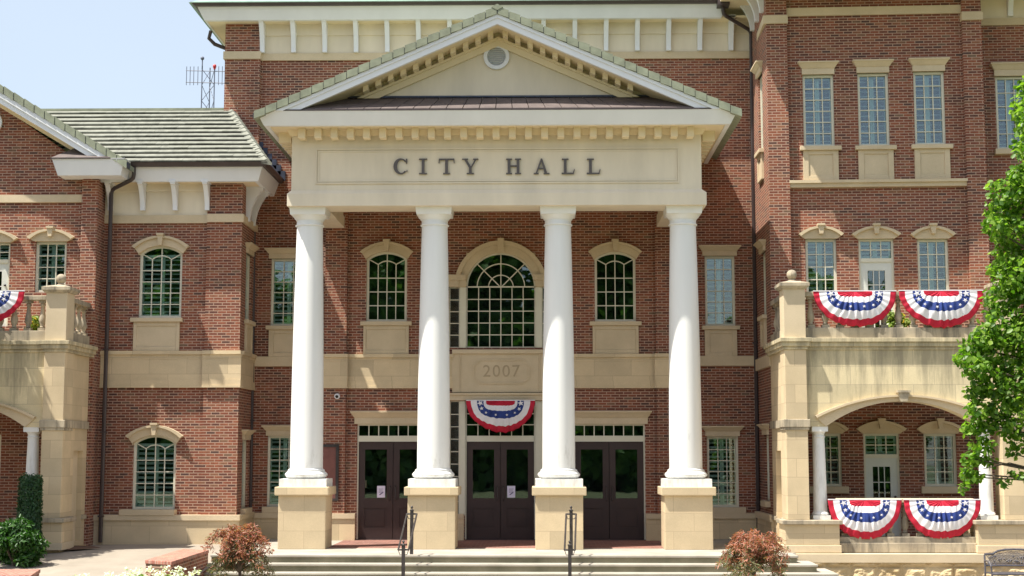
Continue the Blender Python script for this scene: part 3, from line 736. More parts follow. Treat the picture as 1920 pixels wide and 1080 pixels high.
# tympanum + mouldings
zty = PZ(931, 183, YP)
mb = MB(); rake(mb, .20, 6, YP, YP+.2) if False else None
d_t = .2
hw = (apz-d_t-(zk1-.1))/sl_p
mb.prism([(apx-hw, zk1-.1), (apx+hw, zk1-.1), (apx, apz-d_t)], YP, YP+.2); mb.build('tympanum', 'stucco', HALL)
mb = MB(); rake(mb, .55, .71, YP-.07, YP-.001, cut=zty-.02); rake(mb, .50, .56, YP-.12, YP-.002, cut=zty-.02); mb.build('raking_moulding', 'soffit', HALL)
for s_ in (-1, 1):
    for i in range(17):
        xo = .17+i*.345*.83
        if i == 0 and s_ == 1: xo = .17
        z = apz-sl_p*xo
        if z-.5 < zty: continue
        x = apx+s_*xo; q = s_*.055
        MB().prism([(x-.06, z+s_*sl_p*.06-.376), (x+.06, z-s_*sl_p*.06-.376), (x+.06, z-s_*sl_p*.06-.50), (x-.06, z+s_*sl_p*.06-.50)], YP-.38, YP-.08).build('modillion', 'soffit', HALL)
# apron roof on the cornice
ax0, ax1 = PX(527, 207, yg), PX(1334, 205, yg)
mb = MB(); npan = 26
zt_ap = zty
def apron_pt(u, v):
    xa = ax0+(ax1-ax0)*u; inner = .55
    xb = (ax0+inner)+((ax1-inner)-(ax0+inner))*u
    return (xa+(xb-xa)*v, yg+.03+(YP-yg-.03)*v, zk1+.035+(zt_ap-zk1-.035)*v)
for i in range(npan):
    u0, u1 = i/npan+.001, (i+1)/npan-.001
    for v0, v1, up_ in ((0, .36, .012), (.34, 1, .0)):
        a = [apron_pt(u0, v0), apron_pt(u1, v0), apron_pt(u1, v1), apron_pt(u0, v1)]
        t_ = [(x, y, z+up_+(.012 if v0 == 0 else 0)) for x, y, z in a]
        mb.add([(x, y, z-.03) for x, y, z in a]+t_, [(3, 2, 1, 0), (4, 5, 6, 7), (0, 1, 5, 4), (1, 2, 6, 5), (2, 3, 7, 6), (3, 0, 4, 7)])
mb.build('apron_roof', 'brown_tile', HALL)
MB().box(ax0, ax1, yg-.015, yg+.12, zk1+.002, zk1+.03).build('drip_edge', 'brown_metal', HALL)
MB().box(ax0+.5, ax1-.5, YP-.05, YP-.001, zty-.0, zty+.04).build('roof_flashing', 'tile_dark', HALL)
# round louvre
vx, vz = PX(931, 107, YP), PZ(931, 107, YP)
mb = MB(); ring(mb, vx, vz, .215, .30, YP-.06, YP-.001, 0, 2*math.pi, 40)
for i in range(9):
    z = vz-.19+i*.0475; hw_ = math.sqrt(max(.001, .222**2-(z-vz)**2))
    mb.add([(vx-hw_, YP-.045, z-.016), (vx+hw_, YP-.045, z-.016), (vx+hw_, YP-.01, z+.022), (vx-hw_, YP-.01, z+.022)], [(0, 1, 2, 3), (3, 2, 1, 0)])
mb.prism([(vx+.215*math.cos(2*math.pi*i/32), vz+.215*math.sin(2*math.pi*i/32)) for i in range(32)], YP-.012, YP-.003)
mb.build('gable_vent', 'white', HALL)
# letters
def letter(ch, x0, x1, z0, z1):
    w = x1-x0; h = z1-z0; T = .060*h/.34; t = .030*h/.34; s = .024*h/.34
    L = []
    R_ = lambda a, b, c, d: L.append([(a, c), (b, c), (b, d), (a, d)])
    cx = (x0+x1)/2
    def serif(c, z, wd, up): R_(c-wd/2, c+wd/2, z if not up else z-s, z+s if not up else z)
    if ch == 'I':
        R_(cx-T/2, cx+T/2, z0+s, z1-s); serif(cx, z0, w, 0); serif(cx, z1, w, 1)
    elif ch == 'T':
        R_(cx-T/2, cx+T/2, z0+s, z1-t); R_(x0, x1, z1-t, z1); serif(cx, z0, w*.45, 0)
        L.append([(x0, z1-t), (x0+.02, z1-t), (x0+.012, z1-t-.075), (x0-.005, z1-t-.075)]); L.append([(x1-.02, z1-t), (x1, z1-t), (x1+.005, z1-t-.075), (x1-.012, z1-t-.075)])
    elif ch == 'L':
        a = x0+w*.28; R_(a-T/2, a+T/2, z0+s, z1-s); serif(a, z1, w*.52, 1); R_(x0, x1-.01, z0, z0+t)
        L.append([(x1-.035, z0+t), (x1-.01, z0+t), (x1+.01, z0+t+.085), (x1-.005, z0+t+.085)])
    elif ch == 'H':
        for a in (x0+w*.2, x1-w*.2): R_(a-T/2, a+T/2, z0+s, z1-s); serif(a, z0, w*.4, 0); serif(a, z1, w*.4, 1)
        R_(x0+w*.2+T/2, x1-w*.2-T/2, (z0+z1)/2-t/2+.01, (z0+z1)/2+t/2+.01)
    elif ch == 'A':
        L.append([(x0+w*.12, z0+s), (x0+w*.12+t, z0+s), (cx+t*.3, z1-.03), (cx-t*.6, z1-.0)])
        L.append([(x1-w*.14-T, z0+s), (x1-w*.14, z0+s), (cx+t*.4, z1), (cx-t*.6, z1)])
        R_(x0+w*.30, x1-w*.33, z0+h*.32, z0+h*.32+t*.9); serif(x0+w*.15, z0, w*.32, 0); serif(x1-w*.18, z0, w*.38, 0)
    elif ch == 'Y':
        zc = z0+h*.42; R_(cx-T/2, cx+T/2, z0+s, zc); serif(cx, z0, w*.45, 0)
        L.append([(cx-T/2, zc), (cx+T/2, zc), (x0+w*.12+T*.9, z1-s), (x0+w*.12, z1-s)])
        L.append([(cx, zc), (cx+T/2, zc), (x1-w*.12, z1-s), (x1-w*.12-t*1.2, z1-s)])
        serif(x0+w*.17, z1, w*.36, 1); serif(x1-w*.16, z1, w*.32, 1)
    elif ch == 'C':
        n = 22; a0, a1 = math.radians(42), math.radians(318)
        o = [(cx+w*.5*math.cos(a0+(a1-a0)*i/n), (z0+z1)/2+h*.51*math.sin(a0+(a1-a0)*i/n)) for i in range(n+1)]
        i_ = [(cx+.02+(w*.5-T)*math.cos(a0+(a1-a0)*i/n), (z0+z1)/2+(h*.51-t)*math.sin(a0+(a1-a0)*i/n)) for i in range(n+1)]
        for k in range(n): L.append([o[k], o[k+1], i_[k+1], i_[k]])
        R_(x1-.045, x1-.015, z1-.115, z1-.005); L.append([(x1-.03, z0+.05), (x1-.01, z0+.06), (x1-.01, z0+.1), (x1-.03, z0+.08)])
    mb = MB()
    for k, p in enumerate(L): mb.prism(p, YF-.05-.0006*(k % 7), YF-.012)
    o = mb.build('sign_letter', 'letter', HALL); return o
for ch, a, b_ in (('C', 738, 765), ('I', 786, 801), ('T', 823, 852), ('Y', 867, 897), ('H', 949, 977), ('A', 1001, 1030), ('L', 1053, 1077), ('L', 1100, 1125)):
    r = RC(a, 298, b_, 327, YF); letter(ch, *r)

# ---------------- columns and pedestals
cols = [PX(578, 640, YCOL), PX(814, 640, YCOL), PX(1047, 640, YCOL), PX(1283, 640, YCOL)]
zp0, zp1 = PZ(813, 929, YF-.05), PZ(813, 913, YF-.05)
zpl = PZ(813, 898, YCOL-.45); zto = PZ(813, 883, YCOL-.4); zca = za0
H_ = zca-zto
for cx in cols:
    MB().box(cx-.535, cx+.535, YF-.06, YF+1.0, 0, zp0).build('pedestal', 'stone', HALL, bevel=.01)
    MB().box(cx-.61, cx+.61, YF-.14, YF+1.08, zp0, zp1).build('pedestal_cap', 'stone', HALL, bevel=.015)
    mb = MB(); mb.box(cx-.535, cx+.535, YCOL-.50, YCOL+.50, zp1, zpl)
    prof = [(.40, zpl), (.455, zpl+.02)]+[(.43+.055*math.sin(math.pi*i/8), zpl+.02+(zto-zpl-.04)*i/8) for i in range(9)]+[(.42, zto-.01), (.42, zto+.02), (.385, zto+.04)]
    hs = zca-.42-zto-.04
    for i in range(13):
        t_ = i/12; r_ = .375-.075*(t_**1.7); prof.append((r_, zto+.05+hs*t_))
    zz = zto+.05+hs
    prof += [(.33, zz+.005), (.335, zz+.03), (.31, zz+.045), (.305, zz+.055), (.305, zz+.135), (.32, zz+.14), (.33, zz+.16), (.365, zz+.20), (.39, zz+.235), (.395, zz+.245)]
    mb.lathe(cx, YCOL, prof, 48)
    za_ = zz+.245
    mb.flare(cx-.40, cx+.40, YCOL-.40, YCOL+.40, za_, za0-.001, .02, back=True)
    mb.build('column', 'column', HALL, smooth=True)

# ---------------- left block
zbT = PZ(420, 339, YB)
xb0 = XLR-.4
bw_u = RC(261, 461, 341, 596, YB); bw_d = RC(249, 816, 329, 955, YB)
wall('brick_wall', xb0, XBR-.003, 0, PZ(330, 404, YB)+.1, YB, .3, [bw_u, bw_d], 'brick', HALL)
MB().box(xb0, XBR-.3, YB+.9, YB+.93, 0, zbT).build('dark_backing', 'dark', HALL)  # black backing stands in for the unlit rooms of the block
zrt = PZ(330, 404, YB)
# return wall to the right with two narrow windows (a wall along y: build turned by 90 degrees)
frR = ((XBR, YB, 0), math.pi/2)          # local +x runs along world +y, local -y faces world +x
LR = YM-YB
rw = [(.55, 1.25, bw_u[2], bw_u[3]-.1), (.55, 1.25, bw_d[2], bw_d[3]-.1)]
wall('brick_wall', .0, LR+.001, 0, zbT, .0, .25, rw, 'brick', HALL, frR)
for r in rw:
    window(HALL, *r, .0, 2, 6, blind=.7, fr=frR); hood_flat(HALL, r[0]-.05, r[1]+.05, r[3], r[3]+.24, 0, frR); 
sill_panel(HALL, rw[0][0]-.1, rw[0][1]+.1, PZ(330, 658, YB), rw[0][2], 0, frR); sill(HALL, rw[1][0]-.1, rw[1][1]+.1, rw[1][2]-.14, rw[1][2], 0, frR)
belt(.0, LR, 0, PZ(330, 658, YB), PZ(330, 727, YB), frR)
MB().box(0, LR, -.09, -.002, 0, PZ(330, 975, YB)).box(0, LR, -.13, -.003, PZ(330, 975, YB), PZ(330, 965, YB)).build('stone_base', 'stone', HALL, frR)
MB().box(0, LR, -.06, -.001, PZ(420, 418, YB), PZ(420, 404, YB)).build('band_course', 'trim_stone', HALL, frR)
# pilaster at the right corner
pxl = PX(386, 600, YB)
MB().box(pxl, XBR+.012, YB-.10, YB-.001, 0, zbT).build('corner_pilaster', 'brick', HALL)
# frieze, bands, brackets
fz = PX(205, 370, YB)
MB().box(fz-.5, pxl+.0, YB-.03, YB+.3, zrt, zbT+.1).box(fz-.5, pxl, YB-.07, YB-.029, PZ(330, 360, YB), zbT).build('frieze', 'stucco', HALL)
MB().box(fz-.4, pxl, YB-.07, YB-.001, PZ(330, 419, YB), zrt).build('band_course', 'trim_stone', HALL); MB().box(pxl, XBR+.06, YB-.16, YB-.002, PZ(420, 418, YB), PZ(420, 403, YB)).build('band_course', 'trim_stone', HALL)
for a in (206, 267, 328, 388): eave_bracket(HALL, PX(a, 365, YB-.2), PZ(330, 341, YB-.3)+.02, PZ(330, 396, YB), YB-.07, .42, .11)
zB1, zB0 = PZ(330, 658, YB), PZ(330, 727, YB)
belt(xb0, pxl, YB, zB1, zB0); belt(pxl-.03, XBR+.06, YB-.10, zB1, zB0)
z1_, z2_ = PZ(330, 975, YB), PZ(330, 965, YB)
MB().box(xb0, XBR+.09, YB-.20, YB-.003, -.05, z1_).build('stone_base', 'stone', HALL); MB().box(xb0, XBR+.12, YB-.24, YB-.004, z1_, z2_).build('base_course', 'trim_stone', HALL)
window(HALL, *bw_u, YB, 4, 5, rise=.2, blind=.7); window(HALL, *bw_d, YB, 4, 5, rise=.2, blind=.85)
for r in (bw_u, bw_d):
    hood_arch(HALL, r[0], r[1], r[3], .24, YB, rise_in=.2, rise_out=.26, ext=.18)
    mb = MB(); sp = arc(r[0], r[1], r[3]-.2, .2); mb.band([(x, r[3]+.01) for x, z in sp], sp, YB-.02, YB+.16); mb.build('arch_spandrel', 'trim_stone', HALL)
sill_panel(HALL, bw_u[0]-.17, bw_u[1]+.05, zB1, bw_u[2]-.002, YB, bw=.08); sill(HALL, bw_d[0]-.24, bw_d[1]+.06, bw_d[2]-.14, bw_d[2], YB, out=.26)
# eaves of the block
yb_ = YB-.48; zf0, zf1 = PZ(400, 340, yb_), PZ(400, 314, yb_)
bxr = PX(484, 340, yb_); bxl = XLR+.004
mb = MB(); mb.flare(bxl, bxr, yb_, yb_+.1, zf0, zf1, .12); mb.hexa([(bxr-.1, yb_+.1), (bxr, yb_+.1), (bxr, YM-.001), (bxr-.1, YM-.001)], zf0, [(bxr-.1, yb_+.1), (bxr+.12, yb_+.1), (bxr+.12, YM-.001), (bxr-.1, YM-.001)], zf1)
mb.build('fascia', 'white', HALL)
MB().box(bxl, bxr-.1, yb_+.1, YB+.3, zf0+.02, zf0+.06).box(XBR-.1, bxr-.1, YB+.3, YM-.001, zf0+.02, zf0+.06).build('soffit', 'soffit', HALL)
zgb = PZ(400, 304.5, yb_-.2)
mb = MB(); mb.hexa([(bxl, yb_-.22), (bxr+.2, yb_-.22), (bxr+.2, yb_-.13), (bxl, yb_-.13)], zf1-.01, [(bxl, yb_-.28), (bxr+.26, yb_-.28), (bxr+.26, yb_-.13), (bxl, yb_-.13)], zgb)
mb.hexa([(bxr+.13, yb_-.13), (bxr+.2, yb_-.13), (bxr+.2, YM-.001), (bxr+.13, YM-.001)], zf1-.01, [(bxr+.13, yb_-.13), (bxr+.26, yb_-.13), (bxr+.26, YM-.001), (bxr+.13, YM-.001)], zgb)
mb.build('gutter', 'brown_metal', HALL)
# curved consoles on the return wall
for k, yv in enumerate((.45, 1.15)):
    eave_bracket(HALL, yv, zf0+.02, zf0-.85, 0.0, bxr-XBR-.05, .12, frR)
# slate roof of the block, laid in courses
eY, eX = yb_-.27, bxr+.25; rdY = YM-.05; rdZ = PZ(300, 207, rdY); rdX = PX(432, 209, rdY); eZ = zgb-.01
NC = 13; mb = MB(); lx = PX(-40, 250, YB)
for i in range(NC):
    t0, t1 = i/NC, (i+1)/NC
    y0, y1 = eY+(rdY-eY)*t0, eY+(rdY-eY)*t1; z0, z1 = eZ+(rdZ-eZ)*t0, eZ+(rdZ-eZ)*t1
    xa, xb = eX+(rdX-eX)*t0, eX+(rdX-eX)*t1
    th = .052
    # split each course in slates
    x = (XLR+.01 if y0 < YL+.3 else lx)+(.17 if i % 2 else 0)
    while x < xa-.02:
        x2 = min(x+.34, xa); x2b = min(x2, xb+(xa-xb)*max(0, 1)) ; xe = min(x2-.003, xa)
        xt = min(xe, xb) ; xs_ = min(x, xb)
        j = random.uniform(-.005, .005)
        mb.add([(x, y0, z0+.030+j), (xe, y0, z0+.030+j), (max(xt, xs_+.001), y1, z1-.002), (xs_, y1, z1-.002),
                (x, y0-.004, z0+.058+j), (xe, y0-.004, z0+.058+j), (max(xt, xs_+.001), y1, z1+.004), (xs_, y1, z1+.004)],
               [(3, 2, 1, 0), (4, 5, 6, 7), (0, 1, 5, 4), (1, 2, 6, 5), (2, 3, 7, 6), (3, 0, 4, 7)])
        x = x2
mb.build('slate_roof', 'tile_light', HALL)
MB().add([(XLR+.01, eY+.02, eZ-.01), (eX-.03, eY+.02, eZ-.01), (rdX, rdY, rdZ-.02), (XLR+.01, rdY, rdZ-.02)], [(0, 1, 2, 3)]).build('roof_deck', 'tile_dark', HALL)
# right hip plane and hip tiles
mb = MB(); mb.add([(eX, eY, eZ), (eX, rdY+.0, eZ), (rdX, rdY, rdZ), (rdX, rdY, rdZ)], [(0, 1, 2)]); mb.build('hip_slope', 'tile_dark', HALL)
mb = MB()
for i in range(NC+2):
    t0, t1 = i/(NC+2), (i+1)/(NC+2)+.02
    p0 = Vector((eX+(rdX-eX)*t0, eY+(rdY-eY)*t0, eZ+(rdZ-eZ)*t0)); p1 = Vector((eX+(rdX-eX)*t1, eY+(rdY-eY)*t1, eZ+(rdZ-eZ)*t1))
    w_ = .13
    mb.add([p0+Vector((-w_, 0, .03)), p0+Vector((0, 0, .085)), p0+Vector((w_, 0, -.02)), p1+Vector((-w_, 0, .0)), p1+Vector((0, 0, .05)), p1+Vector((w_, 0, -.05)),
            p0+Vector((-w_, 0, -.03)), p0+Vector((w_, 0, -.08))],
           [(0, 1, 4, 3), (1, 2, 5, 4), (0, 6, 7, 2, 1)])
mb.build('hip_tile', 'tile_light', HALL)
mb = MB(); mb.box(lx, rdX+.05, rdY-.05, rdY+.05, rdZ-.01, rdZ+.05)
mb.build('ridge_tile', 'tile', HALL)
# stepped metal flashing where the hip meets the tall wall
mb = MB()
for i in range(12):
    t = (i+.3)/12; x = rdX+(eX-rdX)*t; z = rdZ+(eZ-rdZ)*t
    mb.box(x-.10, x+.12, YM-.03, YM-.004, z-.12, z+.13)
mb.box(PX(421, 214, YM), PX(445, 214, YM), YM-.185, YM-.15, PZ(432, 220, YM), PZ(432, 212, YM))
mb.build('step_flashing', 'tile_dark', HALL)
MB().add([(lx, rdY, rdZ), (xm0+.4, rdY, rdZ), (xm0+.4, 6, rdZ-3), (lx, 6, rdZ-3)], [(0, 1, 2, 3)]).build('rear_roof', 'tile', HALL)

# ---------------- left pavilion
lw = RC(66, 453, 124, 548, YL); ldr = RC(-45, 455, 17, 612, YL)
zlt = PZ(150, 328, YL)
ggx0 = -16.5
lgw = RC(-60, 815, 0, 960, YL)
wall('brick_wall', ggx0, XLR-.25, -.5, zlt+.0, YL, .3, [lw, ldr, lgw], 'brick', HALL)
MB().box(XLR-.25, XLR, YL, YM+2, -.5, zlt).build('side_wall', 'brick', HALL)
MB().box(PX(155, 400, YL), XLR+.012, YL-.1, YL-.001, -.5, zlt).build('corner_pilaster', 'brick', HALL)
MB().box(ggx0, XLR-.3, YL+.9, YL+.93, -.4, zlt).build('dark_backing', 'dark', HALL)  # darkness inside the pavilion, painted as a near-black sheet
MB().box(ggx0, PX(155, 372, YL), YL-.06, YL-.001, PZ(80, 380, YL), PZ(80, 366, YL)).build('band_course', 'trim_stone', HALL)
window(HALL, *lw, YL, 3, 4, blind=.85); hood_arch(HALL, lw[0], lw[1], lw[3], .30, YL, rise_in=0, rise_out=.2, ext=.2)
hood_arch(HALL, ldr[0], ldr[1], ldr[3], .30, YL, rise_in=0, rise_out=.2, ext=.2)
window(HALL, *lgw, YL, 3, 4, blind=.8)
def balcony_door(r, wy, tz, fr=None, rows=4, pw=3):
    """glazed door with a transom light above"""
    x0, x1, z0, z1 = r; mb = MB(); f = .05
    mb.box(x0, x0+f, wy+.04, wy+.13, z0, z1); mb.box(x1-f, x1, wy+.04, wy+.13, z0, z1); mb.box(x0+f, x1-f, wy+.04, wy+.13, z1-f, z1); mb.box(x0+f, x1-f, wy+.03, wy+.13, tz, tz+.09)
    for k in (1, 2): x = x0+f+(x1-x0-2*f)*k/3; mb.box(x-.012, x+.012, wy+.06, wy+.09, tz+.09, z1-f)
    z = (tz+.09+z1-f)/2; mb.box(x0+f, x1-f, wy+.063, wy+.087, z-.012, z+.012)
    d = mb.build('balcony_door', 'frame', HALL, fr)
    MB().box(x0+f, x1-f, wy+.095, wy+.10, tz+.09, z1-f).build('glass', 'glass', d)
    shutters(x0+f, x1-f, tz+.09, z1-f, wy+.18, d, .8, True)
    a, b_ = x0+f, x1-f; st = (b_-a)*.22; m2 = MB(); gz0, gz1 = z0+.25, tz-.2
    m2.box(a, a+st, wy+.06, wy+.11, z0, tz); m2.box(b_-st, b_, wy+.06, wy+.11, z0, tz); m2.box(a+st, b_-st, wy+.06, wy+.11, gz1, tz); m2.box(a+st, b_-st, wy+.06, wy+.11, z0, gz0)
    for k in range(1, pw): x = a+st+(b_-a-2*st)*k/pw; m2.box(x-.01, x+.01, wy+.065, wy+.10, gz0, gz1)
    n = int((gz1-gz0)/.30)
    for k in range(1, n): z = gz1-.30*k*(gz1-gz0)/(.30*n); m2.box(a+st, b_-st, wy+.068, wy+.097, z-.01, z+.01)
    lf = m2.build('door_leaf', 'door_white', d)
    MB().box(a+st, b_-st, wy+.10, wy+.105, gz0, gz1).build('glass', 'glass', lf)
    MB().ball((b_-st*.4, wy+.03, z0+1.0), .03).build('door_knob', 'brown_metal', lf)
    return d
balcony_door(ldr, YL, PZ(0, 493, YL))
# gable roof of the pavilion
yl_ = YL-.62
gx, gz = PX(240, 302, yl_), PZ(240, 302, yl_); gs = .604*.995; gap = (ggx0+XLR)/2-.3
def gline(x): return gz+gs*(gx-x)
zap = gline(gap)
def lrake(mb, d0, d1, y0, y1, xe=None, cutz=None):
    xe = gx if xe is None else xe
    if cutz is not None:
        xa = gx+(gline(gx)-d0-cutz)/gs; xb = gx+(gline(gx)-d1-cutz)/gs
        mb.prism([(gap, zap-d0), (min(gx, xa), gline(min(gx, xa))-d0), (min(gx, xb), gline(min(gx, xb))-d1), (gap, zap-d1)], y0, y1)
    else: mb.prism([(gap, zap-d0), (xe, gline(xe)-d0), (xe, gline(xe)-d1), (gap, zap-d1)], y0, y1)
    mb.prism([(gap, zap-d0), (2*gap-xe, gline(xe)-d0), (2*gap-xe, gline(xe)-d1), (gap, zap-d1)], y0, y1)
zr1 = PZ(170, 297, yl_); zr0 = PZ(170, 328, yl_)
mb = MB(); lrake(mb, .06, .18, yl_+.2, 9); mb.build('pavilion_roof', 'tile', HALL)
mb = MB(); L_ = .253; x = gx
i = 0
while x > gap:
    xa, xb = x-.02, max(gap, x-L_)
    mb.prism([(xa, gline(xa)-.012), (xb, gline(xb)+.012), (xb, gline(xb)-.18), (xa, gline(xa)-.20)], yl_-.05, yl_+.3)
    x -= L_
mb.build('rake_tile', 'tile', HALL)
mb = MB(); lrake(mb, .03, .17, yl_-.03, yl_+.2); mb.build('rake_underlay', 'tile_dark', HALL)
mb = MB(); lrake(mb, .19, .32, yl_-.02, yl_+.1, cutz=zr1); lrake(mb, .32, .46, yl_+.02, yl_+.1, cutz=zr1); mb.build('rake_fascia', 'white', HALL)
mb = MB(); lrake(mb, .40, .44, yl_+.1, YL-.001, cutz=zr1); lrake(mb, .44, .55, YL-.08, YL-.001, cutz=zr1+.2); mb.build('rake_soffit', 'soffit', HALL)
mb = MB(); mb.prism([(ggx0, zlt), (XLR, zlt), (gap, zap-.4)] , YL, YL+.3); mb.build('gable_wall', 'brick', HALL)
# cornice return
c0, c1 = PX(108, 328, yl_+.05), PX(226, 328, yl_+.05)
mb = MB(); mb.flare(c0, c1, yl_+.06, YL-.002, zr0, zr1, .12); mb.hexa([(c1-.2, YL-.002), (c1, YL-.002), (c1, YB), (c1-.2, YB)], zr0, [(c1-.2, YL-.002), (c1+.12, YL-.002), (c1+.12, YB), (c1-.2, YB)], zr1)
mb.build('cornice_return', 'white', HALL)
mb = MB(); a, b_ = c0-.13, PX(208, 300, yl_)
mb.add([(a, yl_-.08, zr1+.01), (b_, yl_-.08, zr1+.01), (b_, YL-.01, zr1+.01), (a, YL-.01, zr1+.01), (b_-.38, YL-.01, zr1+.44), (a+.5, YL-.01, zr1+.44)], [(0, 1, 4, 5), (0, 5, 3), (1, 2, 4), (3, 5, 4, 2), (3, 2, 1, 0)])
mb.build('apron_roof', 'brown_tile', HALL)
MB().box(a-.01, b_, yl_-.09, YL-.02, zr1-.02, zr1+.008).build('drip_edge', 'brown_metal', HALL)
# round vent at the far left
vx2, vz2 = PX(-17, 230, YL), PZ(-17, 230, YL)
mb = MB(); ring(mb, vx2, vz2, .20, .29, YL-.07, YL-.001, 0, 2*math.pi, 36)
for i in range(8):
    z = vz2-.17+i*.048; hw_ = math.sqrt(max(.001, .21**2-(z-vz2)**2)); mb.add([(vx2-hw_, YL-.045, z-.016), (vx2+hw_, YL-.045, z-.016), (vx2+hw_, YL-.01, z+.022), (vx2-hw_, YL-.01, z+.022)], [(0, 1, 2, 3)])
mb.build('gable_vent', 'white', HALL)
# downspouts
def downspout(pp, r=.05):
    mb = MB()
    pts = []
    for px, py, Y in pp: x, z = P(px, py, Y); pts.append(Vector((x, Y, z)))
    # round the bends
    out = [pts[0]]
    for i in range(1, len(pts)-1):
        a, b2, c = pts[i-1], pts[i], pts[i+1]; d1 = min(.10, (b2-a).length*.4); d2 = min(.10, (c-b2).length*.4)
        p, q2 = b2+(a-b2).normalized()*d1, b2+(c-b2).normalized()*d2
        out += [p, (p+q2+b2*2)/4, q2]
    out.append(pts[-1]); mb.tube(out, r, 8)
    for k in range(3):
        z = pts[-1].z+.6+k*2.0
        if z < pts[-2].z: mb.box(pts[-1].x-r*1.3, pts[-1].x+r*1.3, pts[-1].y-r*1.2, pts[-1].y+r*1.6, z, z+.04)
    return mb.build('downspout', 'brown_metal', HALL, smooth=True)
XD = PX(197, 700, YB-.3)
x_, _z = P(208, 352, YB-.12)
downspout([(251, 312, yb_-.15), (251, 335, yb_-.15), (209, 356, YB-.28), (188, 1017, YB-.28)])
downspout([(1356, 8, YM-.70), (1356, 27, YM-.70), (1408, 58, YM-.12), (1422, 990, YM-.16)])
downspout([(478, 372, YM-.12), (469, 985, YM-.16)], .045)
MB().box(PX(1344, 0, YM-.70), PX(1366, 0, YM-.70), YM-.95, YM-.6, PZ(1355, 14, YM-.7), PZ(1355, -6, YM-.7)).build('gutter_outlet', 'brown_metal', HALL)

# ---------------- right wing (its brick front turns a little toward the street)
YRW = -1.9; XRW = PX(1441, 300, YRW); ANG = -.045
FR = ((XRW, YRW, 0), ANG)
def PF(px, py, yo=0):
    """photo point on the right wing's front plane -> local (u, z)"""
    n = Vector((math.sin(-ANG), math.cos(-ANG), 0)); n = Vector((-math.sin(ANG), math.cos(ANG), 0))
    o = Vector((XRW, YRW, 0))+n*yo; r = ray(px, py); t = (o-CAM).dot(n)/r.dot(n); p = CAM+r*t
    u = (p-o).dot(Vector((math.cos(ANG), math.sin(ANG), 0))); return u, p.z
def RF(px0, py0, px1, py1, yo=0):
    mx, my = (px0+px1)/2, (py0+py1)/2
    return PF(px0, my, yo)[0], PF(px1, my, yo)[0], PF(mx, py1, yo)[1], PF(mx, py0, yo)[1]
zRT = 13.5
YR = .14                                 # recess of the bay behind its pilasters
up3 = [RF(1506, 140, 1564, 275, YR), RF(1609, 137, 1667, 274, YR), RF(1714, 134, 1772, 272, YR)]
mid3 = [RF(1511, 448, 1569, 552, YR), RF(1612, 448, 1678, 655, YR), RF(1721, 448, 1779, 552, YR)]
low3 = [RF(1524, 813, 1578, 912, YR), RF(1621, 813, 1688, 1010, YR), RF(1733, 813, 1794, 912, YR)]
zdk = PZ(1650, 628, -3.5)-.35
mid3[1] = (mid3[1][0], mid3[1][1], 4.45+.05, mid3[1][3]); low3[1] = (low3[1][0], low3[1][1], .12, low3[1][3])
uL, uR = PF(1479, 300, YR)[0], PF(1810, 300, YR)[0]; uP = PF(1849, 300)[0]
wall('brick_wall', uL-.05, uR+.05, -.6, zRT, YR, .3, up3+mid3+low3, 'brick', HALL, FR)
MB().box(uL, uR, YR+.9, YR+.93, -.6, zRT).build('dark_backing', 'dark', HALL, FR)  # near-black sheet added in place of the wing's unlit interior
MB().box(.004, uL, 0, YR+.3, -.6, zRT).build('brick_pilaster', 'brick', HALL, FR); MB().box(uR, uP, 0, YR+.9, -.6, zRT).build('brick_pilaster', 'brick', HALL, FR)
for r in up3:
    window(HALL, *r, YR, 3, 6, blind=.6, fr=FR)
    hood_flat(HALL, r[0]-.02, r[1]+.02, r[3], r[3]+.30, YR, FR)
    sill_panel(HALL, r[0]-.10, r[1]+.14, PF(1640, 337, YR)[1], r[2], YR, FR)
a = RF(1479, 338, 1812, 351, YR); MB().box(a[0], a[1], YR-.10, YR-.001, a[2], a[3]).box(a[0], a[1], YR-.15, YR-.101, a[3]-.07, a[3]).build('band_course', 'trim_stone', HALL, FR)
a = RF(1476, 15, 1803, 27, YR); MB().box(uL, uR, YR-.07, YR-.001, a[2]-.02, a[3]+.02).build('band_course', 'trim_stone', HALL, FR)
a = RF(1432, 30, 1475, 45, 0); MB().box(-.07, uL+.02, -.07, .3, a[2], a[3]).box(-.07, -.001, .3, 2.4, a[2], a[3]).build('band_course', 'trim_stone', HALL, FR)
MB().box(uR-.02, uP+.03, -.07, .3, a[2], a[3]).build('band_course', 'trim_stone', HALL, FR)
for i, r in enumerate(mid3):
    hood_arch(HALL, r[0], r[1], r[3], .30, YR, rise_out=.19, ext=.17, fr=FR)
    if i != 1: window(HALL, *r, YR, 3, 4, blind=(.95 if i == 0 else .5), fr=FR); MB().box(r[0]-.1, r[1]+.1, YR-.1, YR+.1, r[2]-.12, r[2]).build('window_sill', 'trim_stone', HALL, FR)
for i, r in enumerate(low3):
    hood_arch(HALL, r[0], r[1], r[3], .30, YR, rise_out=.19, ext=.17, fr=FR)
    if i != 1: window(HALL, *r, YR, 3, 4, blind=.5, fr=FR); sill(HALL, r[0]-.1, r[1]+.14, r[2]-.16, r[2], YR, FR)
balcony_door(mid3[1], YR, PF(1645, 491, YR)[1], FR); balcony_door(low3[1], YR, PF(1655, 859, YR)[1], FR)
